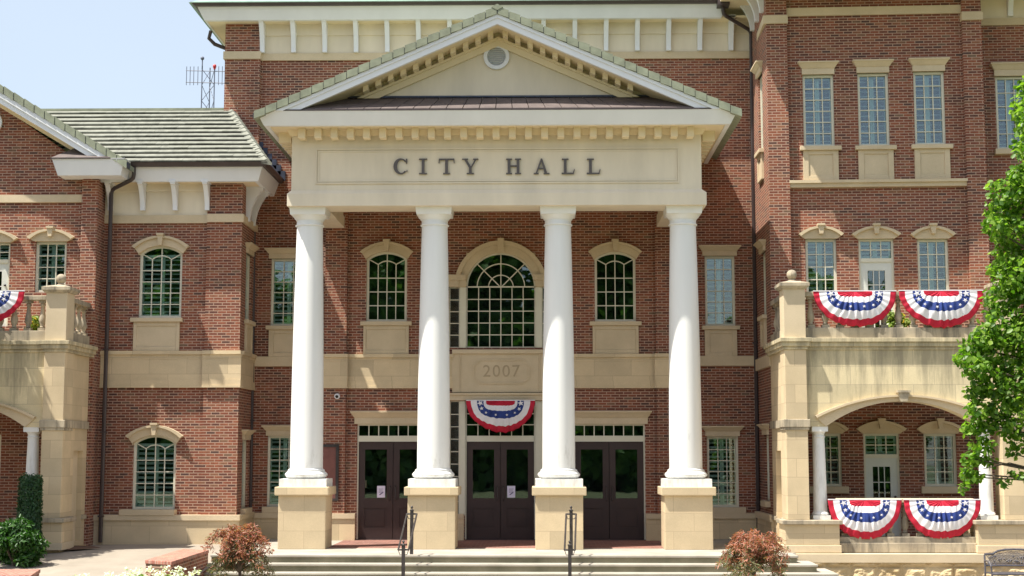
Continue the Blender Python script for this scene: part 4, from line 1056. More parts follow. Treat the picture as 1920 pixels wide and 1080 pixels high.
# return wall facing left
frL = ((XRW, YRW, 0), -math.pi/2)        # local +x runs toward world -y ; local -y faces world -x
LL = YM-YRW
rr = [(-1.45, -.80, up3[0][2]+.1, up3[0][3]+.25), (-1.45, -.80, PZ(1430, 590, -1.1), PZ(1430, 470, -1.1)), (-1.45, -.80, PZ(1430, 940, -1.1), PZ(1430, 815, -1.1))]
wall('brick_wall', -LL-.3, -.0, 0, zRT, 0, .25, rr, 'brick', HALL, frL)
for r in rr:
    window(HALL, *r, 0, 2, 6, blind=.7, fr=frL); hood_flat(HALL, r[0]-.06, r[1]+.06, r[3], r[3]+.26, 0, frL)
for r in rr[:2]: sill_panel(HALL, r[0]-.1, r[1]+.1, r[2]-.75, r[2], 0, frL)
sill(HALL, rr[2][0]-.1, rr[2][1]+.1, rr[2][2]-.14, rr[2][2], 0, frL)
zq1, zq0 = PZ(1430, 668, -1), PZ(1430, 690, -1)
MB().box(-LL, 0, -.07, -.001, zq0, zq1).build('band_course', 'trim_stone', HALL, frL)
MB().box(-LL, 0, -.09, -.002, 0, PZ(1430, 975, -1)).build('stone_base', 'stone', HALL, frL)
MB().box(-LL, 0, -.13, -.003, PZ(1430, 975, -1), PZ(1430, 963, -1)).build('base_course', 'trim_stone', HALL, frL)
# eave of the right wing seen from below, with its consoles, at the top
zE = PZ(1400, -10, -1.0)
MB().box(XRW-.75, XRW+.2, YRW-1.1, YM+.2, zE+.35, zE+.42).build('soffit', 'soffit', HALL)
MB().flare(XRW-.85, XRW-.74, YRW-1.15, YM+.1, zE+.3, zE+.65, .1).build('fascia', 'white', HALL)
for k, d_ in enumerate((-.35, -1.15, -1.95)):
    eave_bracket(HALL, d_, zE+.36, zE-.62, 0, .62, .13, frL)
MB().box(XRW-.9, XRW+11.5, YRW-1.6, YM+6, zRT+.02, zRT+.12).build('soffit', 'soffit', HALL)
MB().flare(XRW-.8, XRW+11.5, YRW-1.35, YRW-1.2, zRT-.25, zRT+.4, .15).build('fascia', 'white', HALL)
# far set-back wall at the right edge
YS = YR+.55
fw_ = RF(1868, 143, 1925, 280, YS)
zmid = RF(1868, 143, 1925, 280, YS)
wall('brick_wall', uP-.05, uP+5, -.6, PF(1880, 48, YS)[1], YS, .3, [fw_], 'brick', HALL, FR)
MB().box(uP, uP+5, YS+.9, YS+.93, -.6, 13).build('dark_backing', 'dark', HALL, FR)  # dark sheet added for the shade of the rooms behind
window(HALL, *fw_, YS, 3, 5, blind=.5, fr=FR); hood_flat(HALL, fw_[0]-.03, fw_[1]+.03, fw_[3], fw_[3]+.31, YS, FR); sill(HALL, fw_[0]-.08, fw_[1]+.08, fw_[2]-.13, fw_[2], YS, FR)
MB().box(uP, uP+5, YS-.06, YS+.3, PF(1880, 48, YS)[1], PF(1880, 35, YS)[1]).build('band_course', 'trim_stone', HALL, FR)
MB().box(uP, uP+5, YS-.02, YS+.3, PF(1880, 35, YS)[1], zRT).build('frieze', 'stucco', HALL, FR)
for k in range(4):
    u = PF(1892, 10, YS)[0]+k*.75; eave_bracket(HALL, u, PF(1880, -25, YS)[1], PF(1880, 32, YS)[1], YS-.02, .45, .12, FR)

# ---------------- stone porches with arch, balcony and balustrade
def baluster(x, y, z0, z1, r=.085, parent=None):
    h = z1-z0; mb = MB(); f = .10*h
    mb.box(x-r*.95, x+r*.95, y-r*.95, y+r*.95, z0, z0+f); mb.box(x-r*.9, x+r*.9, y-r*.9, y+r*.9, z1-f*.8, z1)
    pr = [(.55, 0), (.75, .04), (.6, .07), (.55, .10), (.9, .22), (1.0, .32), (.85, .45), (.6, .62), (.48, .78), (.5, .86), (.7, .89), (.7, .94), (.55, 1)]
    hh = h-1.8*f
    mb.lathe(x, y, [(r*a, z0+f+hh*b2) for a, b2 in pr], 12)
    return mb.build('baluster', 'weathered', HALL, smooth=True)
RH = 2.59
def porch(cx, Yp, base_z, side, back_y, low_rail):
    """cx centre; side = +1 when the open flank is at the left (right-hand porch), -1 at the right"""
    zz = lambda py: PZ(1650, py, -4.3)
    z_rail1, z_rail0 = zz(545), zz(554); z_bal0 = zz(613); z_pl = zz(628); z_b1, z_b0 = zz(639), zz(655)
    z_imp1, z_imp0 = zz(786), zz(801); z_apx = zz(752); z_cap = zz(975); z_cap0 = zz(983)
    ihw = 1.69; pw = .48
    ya = Yp+.13                                # arch wall set back behind the piers
    th = .42
    # arch wall
    n = 24; ar = arc(cx-ihw, cx+ihw, z_imp0+.02, z_apx-z_imp0-.02, n)
    mb = MB(); mb.band([(x, z_b0) for x, z in ar], ar, ya, ya+th)
    for s_ in (-1, 1):
        mb.box(cx+s_*ihw, cx+s_*(RH-pw+.0), ya, ya+th, z_imp0+.02, z_b0)
    mb.build('arch_wall', 'stained_stone', HALL)
    mb = MB(); ex = .27
    o1 = arc(cx-ihw-ex*.9, cx+ihw+ex*.9, z_imp1+.08, zz(740)-z_imp1-.08, n); i1 = arc(cx-ihw-ex*.9+.03, cx+ihw+ex*.9-.03, z_imp1+.03, zz(743.5)-z_imp1-.03, n)
    mb.band(o1, i1, ya-.10, ya-.001)
    mb.band(i1, [(x, z) for x, z in ar], ya-.035, ya-.002)
    mb.build('archivolt', 'trim_stone', HALL)
    mb = MB(); mb.prism([(cx-.07, z_apx-.01), (cx+.07, z_apx-.01), (cx+.12, zz(736)), (cx-.12, zz(736))], ya-.17, ya+.2); mb.box(cx-.14, cx+.14, ya-.20, ya+.2, zz(736), zz(732))
    mb.build('keystone', 'weathered', HALL)
    # piers with impost band
    for s_ in (-1, 1):
        a, b_ = sorted((cx+s_*RH, cx+s_*(RH-pw))); yb2 = Yp+.62
        mb = MB(); mb.box(a, b_, Yp, yb2, z_cap, z_b0); 
        mb.build('pier', 'stone', HALL, bevel=.01)
        MB().box(a-.05, b_+.05, Yp-.05, yb2+.03, z_imp0, z_imp1).box(a-.03, b_+.03, Yp-.03, yb2+.02, z_imp0-.06, z_imp0).build('impost', 'weathered', HALL, bevel=.012)
        MB().box(a, b_, Yp, Yp+.55, z_b1+.07, zz(540)).build('pier', 'pale_stone', HALL, bevel=.008)
        mb = MB(); mb.flare(a-.03, b_+.03, Yp-.03, Yp+.58, zz(541), zz(536), .05, back=True); mb.box(a-.09, b_+.09, Yp-.09, Yp+.64, zz(536), zz(530)); mb.hexa([(a-.09, Yp-.09), (b_+.09, Yp-.09), (b_+.09, Yp+.64), (a-.09, Yp+.64)], zz(530), [(a+.1, Yp+.1), (b_-.1, Yp+.1), (b_-.1, Yp+.45), (a+.1, Yp+.45)], zz(525.5))
        pc = mb.build('pier_cap', 'weathered', HALL)
        c_ = (a+b_)/2; mb = MB(); mb.lathe(c_, Yp+.27, [(.11, zz(526)), (.11, zz(524)), (.07, zz(522.5)), (.07, zz(521))], 16); mb.ball((c_, Yp+.27, zz(521)+.105), .115); mb.build('ball_finial', 'weathered', pc, smooth=True)
        # pedestal under pier and small column
        p0, p1 = (cx-RH-.08, cx-ihw+.20) if s_ < 0 else (cx+ihw-.20, cx+RH+.08)
        MB().box(p0, p1, Yp-.10, Yp+.70, zz(1022), z_cap0).build('pedestal', 'stone', HALL, bevel=.01)
        MB().box(p0-.03, p1+.03, Yp-.14, Yp+.72, zz(1036), zz(1022)).build('pedestal_foot', 'pale_stone', HALL, bevel=.01)
        MB().box(p0-.06, p1+.06, Yp-.17, Yp+.76, z_cap0, z_cap).build('pedestal_cap', 'weathered', HALL, bevel=.012)
        # little tuscan column
        xc = cx+s_*(ihw+.13); yc = ya+.19; zb, ztp = z_cap+.001, z_imp0
        mb = MB(); mb.box(xc-.19, xc+.19, yc-.19, yc+.19, zb, zb+.09)
        mb.lathe(xc, yc, [(.17, zb+.09), (.185, zb+.12), (.17, zb+.155), (.155, zb+.165), (.15, zb+.20)]+[(.15-.028*(i/8)**1.6, zb+.2+(ztp-zb-.42)*i/8) for i in range(9)]+[(.14, ztp-.215), (.14, ztp-.20), (.122, ztp-.19), (.122, ztp-.14), (.15, ztp-.10), (.165, ztp-.09)], 28)
        mb.box(xc-.175, xc+.175, yc-.175, yc+.175, ztp-.09, ztp+.019); mb.build('porch_column', 'column', HALL, smooth=True)
    # cornice of the balcony
    flank_x = cx-side*RH; inner = cx+side*RH
    a, b_ = sorted((flank_x, inner)); yb2 = back_y
    mb = MB()
    for z0_, z1_, o in ((z_b0, z_b0+.07, .03), (z_b0+.07, z_b1-.02, .07), (z_b1-.02, z_b1+.07, .11)):
        for s_ in (-1, 1):
            p = cx+s_*RH; q_ = cx+s_*(RH-pw); x0, x1 = sorted((p+s_*o, q_-s_*o)); mb.box(x0, x1, Yp-o, Yp+.5, z0_, z1_)
        mb.box(cx-RH+pw+o+.001, cx+RH-pw-o-.001, ya-o, ya+.5, z0_, z1_)
        f0, f1 = sorted((flank_x-side*o, flank_x+side*.4)); mb.box(f0, f1, Yp+.5, yb2, z0_, z1_)
    mb.build('balcony_cornice', 'stained_stone', HALL, bevel=.008)
    MB().box(a+.05, b_-.05, Yp+.45, yb2, z_b0+.12, z_b1+.06).build('balcony_floor', 'trim_stone', HALL)
    MB().box(a+.3, b_-.3, Yp+.5, yb2, z_b0-.1, z_b0-.02).build('porch_ceiling', 'soffit', HALL)
    # balustrade front
    yr = ya+.16; xa, xb = cx-RH+pw, cx+RH-pw
    MB().box(xa, xb, yr-.14, yr+.14, z_b1+.07, z_bal0).build('balustrade_plinth', 'weathered', HALL, bevel=.01)
    MB().box(xa, xb, yr-.13, yr+.13, z_rail0, z_rail1).build('balustrade_rail', 'weathered', HALL, bevel=.015)
    nb = 13
    for i in range(nb): baluster(xa+(xb-xa)*(i+.5)/nb, yr, z_bal0, z_rail0)
    # balustrade on the flank
    xs_ = flank_x+side*.2; y0_, y1_ = Yp+.55, yb2
    MB().box(xs_-.13, xs_+.13, y0_, y1_, z_b1+.07, z_bal0).build('balustrade_plinth', 'weathered', HALL)
    MB().box(xs_-.13, xs_+.13, y0_, y1_, z_rail0, z_rail1).build('balustrade_rail', 'weathered', HALL)
    nb2 = max(2, int((y1_-y0_)/.33))
    for i in range(nb2): baluster(xs_, y0_+(y1_-y0_)*(i+.5)/nb2, z_bal0, z_rail0)
    # flank wall with niche (turned wall)
    L2 = yb2-(Yp+.62)
    if side < 0: f2 = ((flank_x-.06, Yp+.62, 0), math.pi/2); xs0, xs1 = 0, L2
    else: f2 = ((flank_x+.06, Yp+.62, 0), -math.pi/2); xs0, xs1 = -L2, 0
    nz1, nz0 = zz(845), zz(976); m_ = (xs0+xs1)/2; hw2 = .36
    wall('flank_wall', xs0, xs1, -.6, z_b0, 0, .12, [(m_-hw2, m_+hw2, .1, nz1)], 'stone', HALL, f2)
    MB().box(xs0, xs1, .121, .4, -.6, z_b0).build('flank_core', 'pale_stone', HALL, f2)
    MB().box(xs0, xs1, -.04, -.001, z_imp0, z_imp1).build('impost', 'weathered', HALL, f2)
    MB().box(xs0, m_-hw2, -.05, -.002, z_cap0, z_cap).box(m_+hw2, xs1, -.05, -.002, z_cap0, z_cap).build('base_course', 'weathered', HALL, f2)
    # base
    mb = MB(); mb.box(a-.0, b_+.0, Yp+.0, yb2, base_z, zz(1036)-.01)
    mb.build('porch_base', 'rough_stone', HALL)
    MB().box(a+.2, b_-.2, Yp+.6, yb2, zz(1030), .1).build('porch_floor', 'concrete', HALL)
    if low_rail:
        zr1_, zr0_ = zz(935), zz(943); zb0_ = zz(1007)
        xa, xb = cx-ihw+.20, cx+ihw-.20; yr = ya+.1
        MB().box(xa, xb, yr-.12, yr+.12, zr0_, zr1_).build('balustrade_rail', 'pale_stone', HALL, bevel=.012)
        MB().box(xa, xb, yr-.16, yr+.2, zz(1018), zb0_).build('balustrade_plinth', 'weathered', HALL, bevel=.01)
        MB().box(xa, xb, yr-.24, yr+.2, zz(1036), zz(1018)).build('balustrade_plinth', 'weathered', HALL, bevel=.01)
        for i in range(9): baluster(xa+(xb-xa)*(i+.5)/9, yr, zb0_, zr0_)
        # coping and rough-faced base
        MB().box(cx-RH-.05, cx+RH+.1, Yp-.25, Yp+.4, zz(1054), zz(1037)).build('base_coping', 'pale_stone', HALL, bevel=.01)
        nx, nz = 150, 26; X0, X1 = cx-RH-.03, cx+RH+.1; Z0, Z1 = base_z, zz(1054)-.002; vs = []; fs = []
        from mathutils import noise as mn
        for j in range(nz+1):
            for i in range(nx+1):
                x = X0+(X1-X0)*i/nx; z = Z0+(Z1-Z0)*j/nz
                bx_ = (x/.55) % 1; bz_ = (z/.30) % 1; edge = min(bx_, 1-bx_, bz_*.8, (1-bz_)*.8); 
                d = .07*min(1, edge*7)*(0.35+mn.fractal(Vector((x*3.1, 0, z*3.7)), .8, 2.1, 4)*.8+.5)
                vs.append((x, Yp-.16-max(0, d), z))
        for j in range(nz):
            for i in range(nx): a_ = j*(nx+1)+i; fs.append((a_, a_+1, a_+nx+2, a_+nx+1))
        mb = MB().add(vs, fs); mb.box(X0, X1, Yp-.155, Yp+.0, Z0, Z1); mb.build('rough_base', 'rough_stone', HALL)
YPR, YPL = -4.3, -3.8
cxR = PX(1695, 760, YPR)
GZ = -.80
cxL = PX(126, 560, YPL)-RH
porch(cxR, YPR, GZ, +1, YRW+.0, True)
porch(cxL, YPL, -.5, -1, YL-.0, False)

# ================================================================== GROUND
def sheet(name, vs, fs, mat): return structure(MB().add(vs, fs).build(name, mat))
MBg = MB(); MBg.add([(-400, -300, GZ), (400, -300, GZ), (400, 600, GZ), (-400, 600, GZ)], [(0, 1, 2, 3)])
structure(MBg.build('lawn', 'lawn'))
structure(MB().add([(-9, -13, GZ+.004), (16, -13, GZ+.004), (16, -4.2, GZ+.004), (-9, -4.2, GZ+.004)], [(0, 1, 2, 3)]).build('plaza_paving', 'concrete'))
# left: walk and bed on a terrace that falls toward the street
def tz(x, y): return -.03+min(0, (y+3.6)*.085)+min(0, (x+9.3)*.035)
mb = MB(); nx, ny = 24, 24
def grid(x0, x1, y0, y1, dz, name, mat, n=24, f=None):
    vs = []; fs = []
    for j in range(n+1):
        for i in range(n+1):
            x = x0+(x1-x0)*i/n; y = y0+(y1-y0)*j/n; vs.append((x, y, tz(x, y)+dz+(f(x, y) if f else 0)))
    for j in range(n):
        for i in range(n): a = j*(n+1)+i; fs.append((a, a+1, a+n+2, a+n+1))
    return structure(MB().add(vs, fs).build(name, mat))
grid(-24, -5.9, -12.4, -1.0, 0, 'walkway', 'concrete')
# planting bed between walk and porch: a shape with a curved front edge
edge = [PG(190, 1031, -.05), PG(150, 1038, -.1), PG(90, 1048, -.2), PG(40, 1056, -.25), PG(0, 1064, -.3), PG(-80, 1078, -.35), PG(-250, 1090, -.4)]
mb = MB(); vs = []
for (x, y) in edge: vs.append((x, y, tz(x, y)+.03))
for (x, y) in edge: vs.append((x-.3, -2.9, tz(x, -2.9)+.07))
n = len(edge); mb.add(vs, [(i, i+1, i+1+n, i+n) for i in range(n-1)])
structure(mb.build('planting_bed', 'soil'))
structure(MB().add([(-9, -40, GZ+.008), (-9, -12.4, GZ+.008), (-30, -12.4, GZ+.008), (-30, -40, GZ+.008)], [(0, 3, 2, 1)]).build('front_bed', 'soil'))

# steps
STEPS = empty('stone_steps', (0, -5.4, GZ)); tag(STEPS, 'wide pale stone entrance steps with mossy risers below the portico', 'steps')
yl0 = PG(931, 1041, 0)[1]; xsr = PX(1497, 1041, yl0); xsl = -6.0; T = .35; RZ = .16
for k in range(5):
    zt_ = -RZ*k; y0 = yl0-T*k; x1 = xsr+T*k; yb2 = -.05 if k == 0 else yl0-T*(k-1)+.12
    mb = MB(); mb.box(xsl, x1-(0 if k else 0), y0, (YPR-.26 if k else YPR-.30) if False else y0+(.5 if k else .6), zt_-.05, zt_)
    if k: mb.box(x1-.5, x1, y0+.5, YPR-.30, zt_-.05, zt_)
    else: mb.box(xsl, x1, y0+.6, YPR-.30, zt_-.05, zt_)
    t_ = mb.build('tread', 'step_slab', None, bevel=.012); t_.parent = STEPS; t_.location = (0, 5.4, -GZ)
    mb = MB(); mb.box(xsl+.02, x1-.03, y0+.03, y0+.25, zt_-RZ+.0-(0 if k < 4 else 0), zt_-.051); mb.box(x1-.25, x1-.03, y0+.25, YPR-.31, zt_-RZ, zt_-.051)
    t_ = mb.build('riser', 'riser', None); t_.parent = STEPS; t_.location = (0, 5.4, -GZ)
lx0, lx1 = -6.25, 6.1
structure(MB().box(lx0+.2, XRW, YPR-.31, YM-.1, -.3, -.0).box(xsl, XRW, YPR-.31, YPR-.2, -.5, -.06).build('portico_floor', 'step_slab'))
structure(MB().box(PX(612, 1020, YF+.3), PX(1255, 1020, YF+.3), YF+.35, YC-.0, .0, .006).build('brick_paving', 'paver'))

# low brick walls with coping
def brick_curb(name, quad, ztop, zbot, label):
    mb = MB(); root = empty(name, (quad[0][0], quad[0][1], zbot)); tag(root, label, 'wall', None)
    cx_ = sum(p[0] for p in quad)/4; cy_ = sum(p[1] for p in quad)/4
    inn = [(cx_+(x-cx_)*.96, cy_+(y-cy_)*.985) for x, y in quad]
    w1 = MB().hexa(inn, zbot, inn, ztop-.07).build('wall_body', 'brick', root); c1_ = MB().hexa(quad, ztop-.07, quad, ztop).build('coping', 'paver_side', root, bevel=.01)
    for o in (w1, c1_): o.location = (-quad[0][0], -quad[0][1], -zbot)
M['paver_side'] = brick_mat('coping_brick', [(0, (.28, .10, .07)), (1, (.44, .19, .13))], (.42, .3, .24), .1, .09, .006, True)
q1 = [PG(272, 1050, .12), PG(322, 1053, .12), PG(392, 1031, .12), PG(342, 1029, .12)]
brick_curb('low_brick_wall', q1, .12, GZ, 'low red brick cheek wall with brick coping at the left end of the steps')
q2 = [PG(-60, 1080, -.02), PG(58, 1079, -.02), PG(76, 1067, -.02), PG(-60, 1067, -.02)]
brick_curb('low_brick_wall', q2, -.02, GZ, 'low red brick wall corner beside the walkway, under the green bush')

# ================================================================== handrails
def handrail(px_top, py_top, bx, dx, label):
    root = empty('handrail', (bx, yl0+.25, 0)); tag(root, label, 'handrail', 'iron handrails on the steps')
    H1 = 1.02
    def post(x, y, z0, z1, nm='post'):
        mb = MB(); mb.box(x-.035, x+.035, y-.035, y+.035, z0, z1-.10); mb.box(x-.045, x+.045, y-.045, y+.045, z1-.10, z1-.08)
        mb.lathe(x, y, [(.03, z1-.08), (.015, z1-.06), (.012, z1-.045)], 10); mb.ball((x, y, z1-.025), .028, 8)
        o = mb.build(nm, 'iron', root); return o
    post(0, 0, 0, H1)
    zs = -RZ*4; y2 = -1.48
    post(dx, y2, zs, zs+1.02)
    r = MB()
    rw_ = .105
    for s_ in (-1, 1):
        a = Vector((s_*rw_, 0, H1-.17)); b_ = Vector((dx+s_*rw_, y2, zs+.83))
        r.tube([a+Vector((0, .0, 0)), a+(b_-a)*.5, b_], .020, 8)
    r.build('rail', 'iron', root)
    c = MB()
    for p in ((0, 0, H1-.17), (dx, y2, zs+.83)):
        c.tube([(p[0]-rw_, p[1], p[2]), (p[0]+rw_, p[1], p[2])], .018, 8)
        c.tube([(p[0]-rw_, p[1], p[2]), (p[0]-rw_*.7, p[1], p[2]-.10), (p[0]+rw_*.7, p[1], p[2]-.10), (p[0]+rw_, p[1], p[2])], .009, 6)
    c.build('bracket', 'iron', root)
    return root
bxl_ = PX(772, 1000, yl0+.25); bxr_ = PX(1071, 1000, yl0+.25)
handrail(0, 0, bxl_, -.04, 'black iron double handrail in front of the second pedestal from the left')
handrail(0, 0, bxr_, -.06, 'black iron double handrail in front of the third pedestal from the left')

# ================================================================== bunting
def bunting(x0, x1, z1, drop, y, label, group='patriotic fan buntings', flip=1):
    cx_ = (x0+x1)/2; hw = (x1-x0)/2
    root = empty('bunting', (cx_, y, z1)); tag(root, label, 'bunting', group)
    NA, rings = 96, []
    # boundaries of the colour bands as fraction of radius: sideways and downward
    hb = [0.0, .42, .49, .68, .86, 1.0]; vb = [.0, .16, .32, .56, .80, 1.0]; pw_ = [4.5, 4.5, 3.4, 2.7, 2.25, 2.05]
    mats = [1, 0, 2, 0, 1]      # red, white, blue, white, red
    vs = []; fs = []; mi = []
    sub = 4; rr = []
    for k in range(5):
        for j in range(sub): rr.append((k, j/sub))
    rr.append((4, 1.0))
    ph = random.uniform(0, 6); skew = random.uniform(-.05, .05); sag = random.uniform(.01, .05)
    def pt(i, k, f):
        a = math.pi*i/NA                     # 0 at the right end, pi at the left
        ca, sa = math.cos(a), abs(math.sin(a))
        P2 = []
        for q in (k, k+1):
            A, B, p = max(hb[q], 1e-4), max(vb[q], 1e-4), pw_[q]
            t = (abs(ca)**p+sa**p)**(-1/p); P2.append((A*ca*t, B*sa*t))
        x = P2[0][0]*(1-f)+P2[1][0]*f; z = P2[0][1]*(1-f)+P2[1][1]*f
        rad = math.hypot(x, z)
        cen = math.exp(-(x/.42)**2)
        pl = (math.sin(a*26+ph+1.5*math.sin(a*5+ph))*.020*(.25+cen)+math.sin(x*46+ph)*.016*cen)*min(1, rad*1.8)
        bil = -.09*math.sin(math.pi*min(1, rad))*sa
        wob = .016*math.sin(a*26+ph+1.5*math.sin(a*5+ph))*z+.010*math.sin(x*46+ph)*cen*z+.012*math.sin(a*5+ph)*z
        return (hw*(x+.006*math.sin(z*14+ph)*x), pl+bil-.02, -drop*(z*(1+skew*x)+wob+sag*math.sin(math.pi*(x*.5+.5))**2*min(1, rad*3)*(.4+.6*z)))
    for (k, f) in rr:
        for i in range(NA+1): vs.append(pt(i, k, f))
    for q in range(len(rr)-1):
        for i in range(NA):
            a = q*(NA+1)+i; fs.append((a, a+1, a+NA+2, a+NA+1)); mi.append(mats[rr[q][0]])
    me = bpy.data.meshes.new('cloth'); me.from_pydata(vs, [], fs)
    for m_ in ('cwhite', 'red', 'blue'): me.materials.append(M[m_])
    me.polygons.foreach_set('material_index', mi); me.polygons.foreach_set('use_smooth', [True]*len(fs))
    o = bpy.data.objects.new('cloth', me); COL.objects.link(o); o.parent = root
    sm = o.modifiers.new('thick', 'SOLIDIFY'); sm.thickness = .006
    # stars on the blue band
    for a_deg in (9, 31, 50, 72, 103, 130, 150, 171):
        i = NA*a_deg/180; c = Vector(pt(i, 2, .5)); p2 = Vector(pt(i, 2, .95)); s_ = {9: .080, 171: .080, 31: .052, 150: .056}.get(a_deg, .036)*hw/.8
        out = []
        th0 = math.radians(a_deg+90)
        for j in range(10):
            rad = s_ if j % 2 == 0 else s_*.40; t_ = th0+math.pi*j/5; out.append((c.x+rad*math.cos(t_), c.y-.03, c.z-.01+rad*math.sin(t_)*.9))
        out.append((c.x, c.y-.034, c.z-.01))
        MB().add(out, [(j, (j+1) % 10, 10) for j in range(10)]).build('star', 'cwhite', o)
    MB().box(-hw, hw, -.03, .012, -.005, .016).build('heading_tape', 'cwhite', root)
    return root
yrU = YPR+.13+.16-.16; yrL = YPR+.13+.1-.15
for (a, b_, t_, bt, y, lab) in (
    (1525, 1681, 546, 611, yrU, 'red white and blue fan bunting on the upper balcony rail, nearer the ball finial'),
    (1686, 1844, 545, 613, yrU, 'red white and blue fan bunting on the upper balcony rail, nearer the leafy tree'),
    (1553, 1691, 937, 1010, yrL, 'red white and blue fan bunting on the lower porch rail, next to the steps'),
    (1695, 1840, 937, 1009, yrL, 'red white and blue fan bunting on the lower porch rail, nearer the bench'),
    (874, 1003, 751, 809, YC-.20, 'red white and blue fan bunting over the middle entrance door')):
    r = RC(a, t_, b_, bt, y); bunting(r[0], r[1], r[3], r[3]-r[2], y, lab)
yrl2 = YPL+.13+.16-.17
r = RC(-115, 546, 46, 606, yrl2); bunting(r[0], r[1], r[3], r[3]-r[2], yrl2, 'red white and blue fan bunting half out of frame on the left balcony rail')

# ================================================================== small things
def notice(px0, py0, px1, py1, label):
    r = RC(px0, py0, px1, py1, YC+.05); root = empty('paper_notice', ((r[0]+r[1])/2, YC+.053, r[2])); tag(root, label, 'notice', 'paper notices on the doors')
    hw = (r[1]-r[0])/2; h = r[3]-r[2]
    MB().box(-hw, hw, -.003, .0, 0, h).build('sheet', 'paper', root)
    mb = MB()
    for k in range(4): mb.box(-hw*.6, hw*(.6-.2*(k % 2)), -.0045, -.0032, h*.72-k*.028, h*.72-k*.028+.009)
    mb.prism([(-hw*.3, h*.2), (hw*.6, h*.42), (hw*.5, h*.5), (-hw*.45, h*.28)], -.0046, -.0032)
    mb.build('print', 'ink', root)
notice(707, 911, 722, 933, 'pale lilac paper notice on the left entrance door')
notice(951, 911, 966, 933, 'pale lilac paper notice on the middle entrance door')
sx, sz_ = P(632, 743, YC-.15); root = empty('security_camera', (sx, YC-.12, sz_)); tag(root, 'small white dome security camera on the brick beside the left column', 'camera')
MB().tube([(0, -.001, 0), (0, -.04, 0)], .07, 20).tube([(0, -.04, 0), (0, -.07, -.01)], .06, 20).build('housing', 'white', root); MB().ball((0, -.06, -.005), .042, 10).build('lens', 'dark', root, smooth=True)
r = RC(590, 833, 635, 939, YC-.13); root = empty('notice_board', ((r[0]+r[1])/2, YC-.125, r[2])); tag(root, 'dark framed wall notice board half hidden behind the left column', 'notice board')
hw, h = (r[1]-r[0])/2, r[3]-r[2]; MB().box(-hw, hw, -.05, 0, 0, .06).box(-hw, hw, -.05, 0, h-.07, h).box(-hw, -hw+.07, -.05, 0, .06, h-.07).box(hw-.07, hw, -.05, 0, .06, h-.07).build('board_frame', 'iron', root)
MB().box(-hw+.07, hw-.07, -.02, -.001, .06, h-.07).build('board_panel', 'notice_red', root)

# leaf scatter helper ------------------------------------------------
TPL = np.array([(0, 0, 0), (-.26, .28, .07), (-.34, .62, .06), (0, 1, -.06), (.34, .62, .06), (.26, .28, .07)], float)
THIN = np.array([(0, 0, 0), (-.09, .3, .02), (-.07, .7, .02), (0, 1, -.1), (.07, .7, .02), (.09, .3, .02)], float)
def leaves_mesh(name, pos, nrm, size, mat, tpl=TPL, jitter=.6, mats=None, mi=None):
    n = len(pos); pos = np.asarray(pos, float); nrm = np.asarray(nrm, float)
    nrm = nrm+rng.normal(0, jitter, (n, 3)); nrm /= np.linalg.norm(nrm, axis=1, keepdims=True)+1e-9
    d = rng.normal(0, 1, (n, 3)); d[:, 2] -= .5; d -= nrm*(d*nrm).sum(1, keepdims=True); d /= np.linalg.norm(d, axis=1, keepdims=True)+1e-9
    s = np.cross(d, nrm); sz = size*rng.uniform(.6, 1.25, (n, 1))
    V = pos[:, None, :]+sz[:, None, :]*(tpl[None, :, 0:1]*s[:, None, :]+tpl[None, :, 1:2]*d[:, None, :]+tpl[None, :, 2:3]*nrm[:, None, :])
    V = V.reshape(-1, 3); k = len(tpl)
    base = (np.arange(n)*k)[:, None]
    F = np.concatenate([base+np.array([[0, 1, 2, 3]]), base+np.array([[0, 3, 4, 5]])], 1).reshape(-1, 4)
    me = bpy.data.meshes.new(name); me.vertices.add(len(V)); me.vertices.foreach_set('co', V.ravel())
    me.loops.add(F.size); me.loops.foreach_set('vertex_index', F.ravel().astype(np.int32)); me.polygons.add(len(F))
    me.polygons.foreach_set('loop_start', (np.arange(len(F))*4).astype(np.int32)); me.update(calc_edges=True)
    for m_ in (mats or [mat]): me.materials.append(M[m_])
    if mi is not None: me.polygons.foreach_set('material_index', np.repeat(mi, 2).astype(np.int32))
    o = bpy.data.objects.new(name, me); COL.objects.link(o); return o
def blob_points(blobs, per):
    """points on lumpy shells round each clump, with outward normals"""
    P_, N_ = [], []
    for (c, r, k) in blobs:
        m = int(per*k); d = rng.normal(0, 1, (m, 3)); d /= np.linalg.norm(d, axis=1, keepdims=True)
        rad = r*(.45+.6*rng.random((m, 1))**.45)*(1+.22*np.sin(d[:, 0:1]*5+c[0])*np.cos(d[:, 2:3]*6+c[2]))
        p = np.array(c)+d*rad*np.array([1, 1, .8]); P_.append(p); N_.append(d*.6+np.array([0, 0, .6]))
    return np.concatenate(P_), np.concatenate(N_)

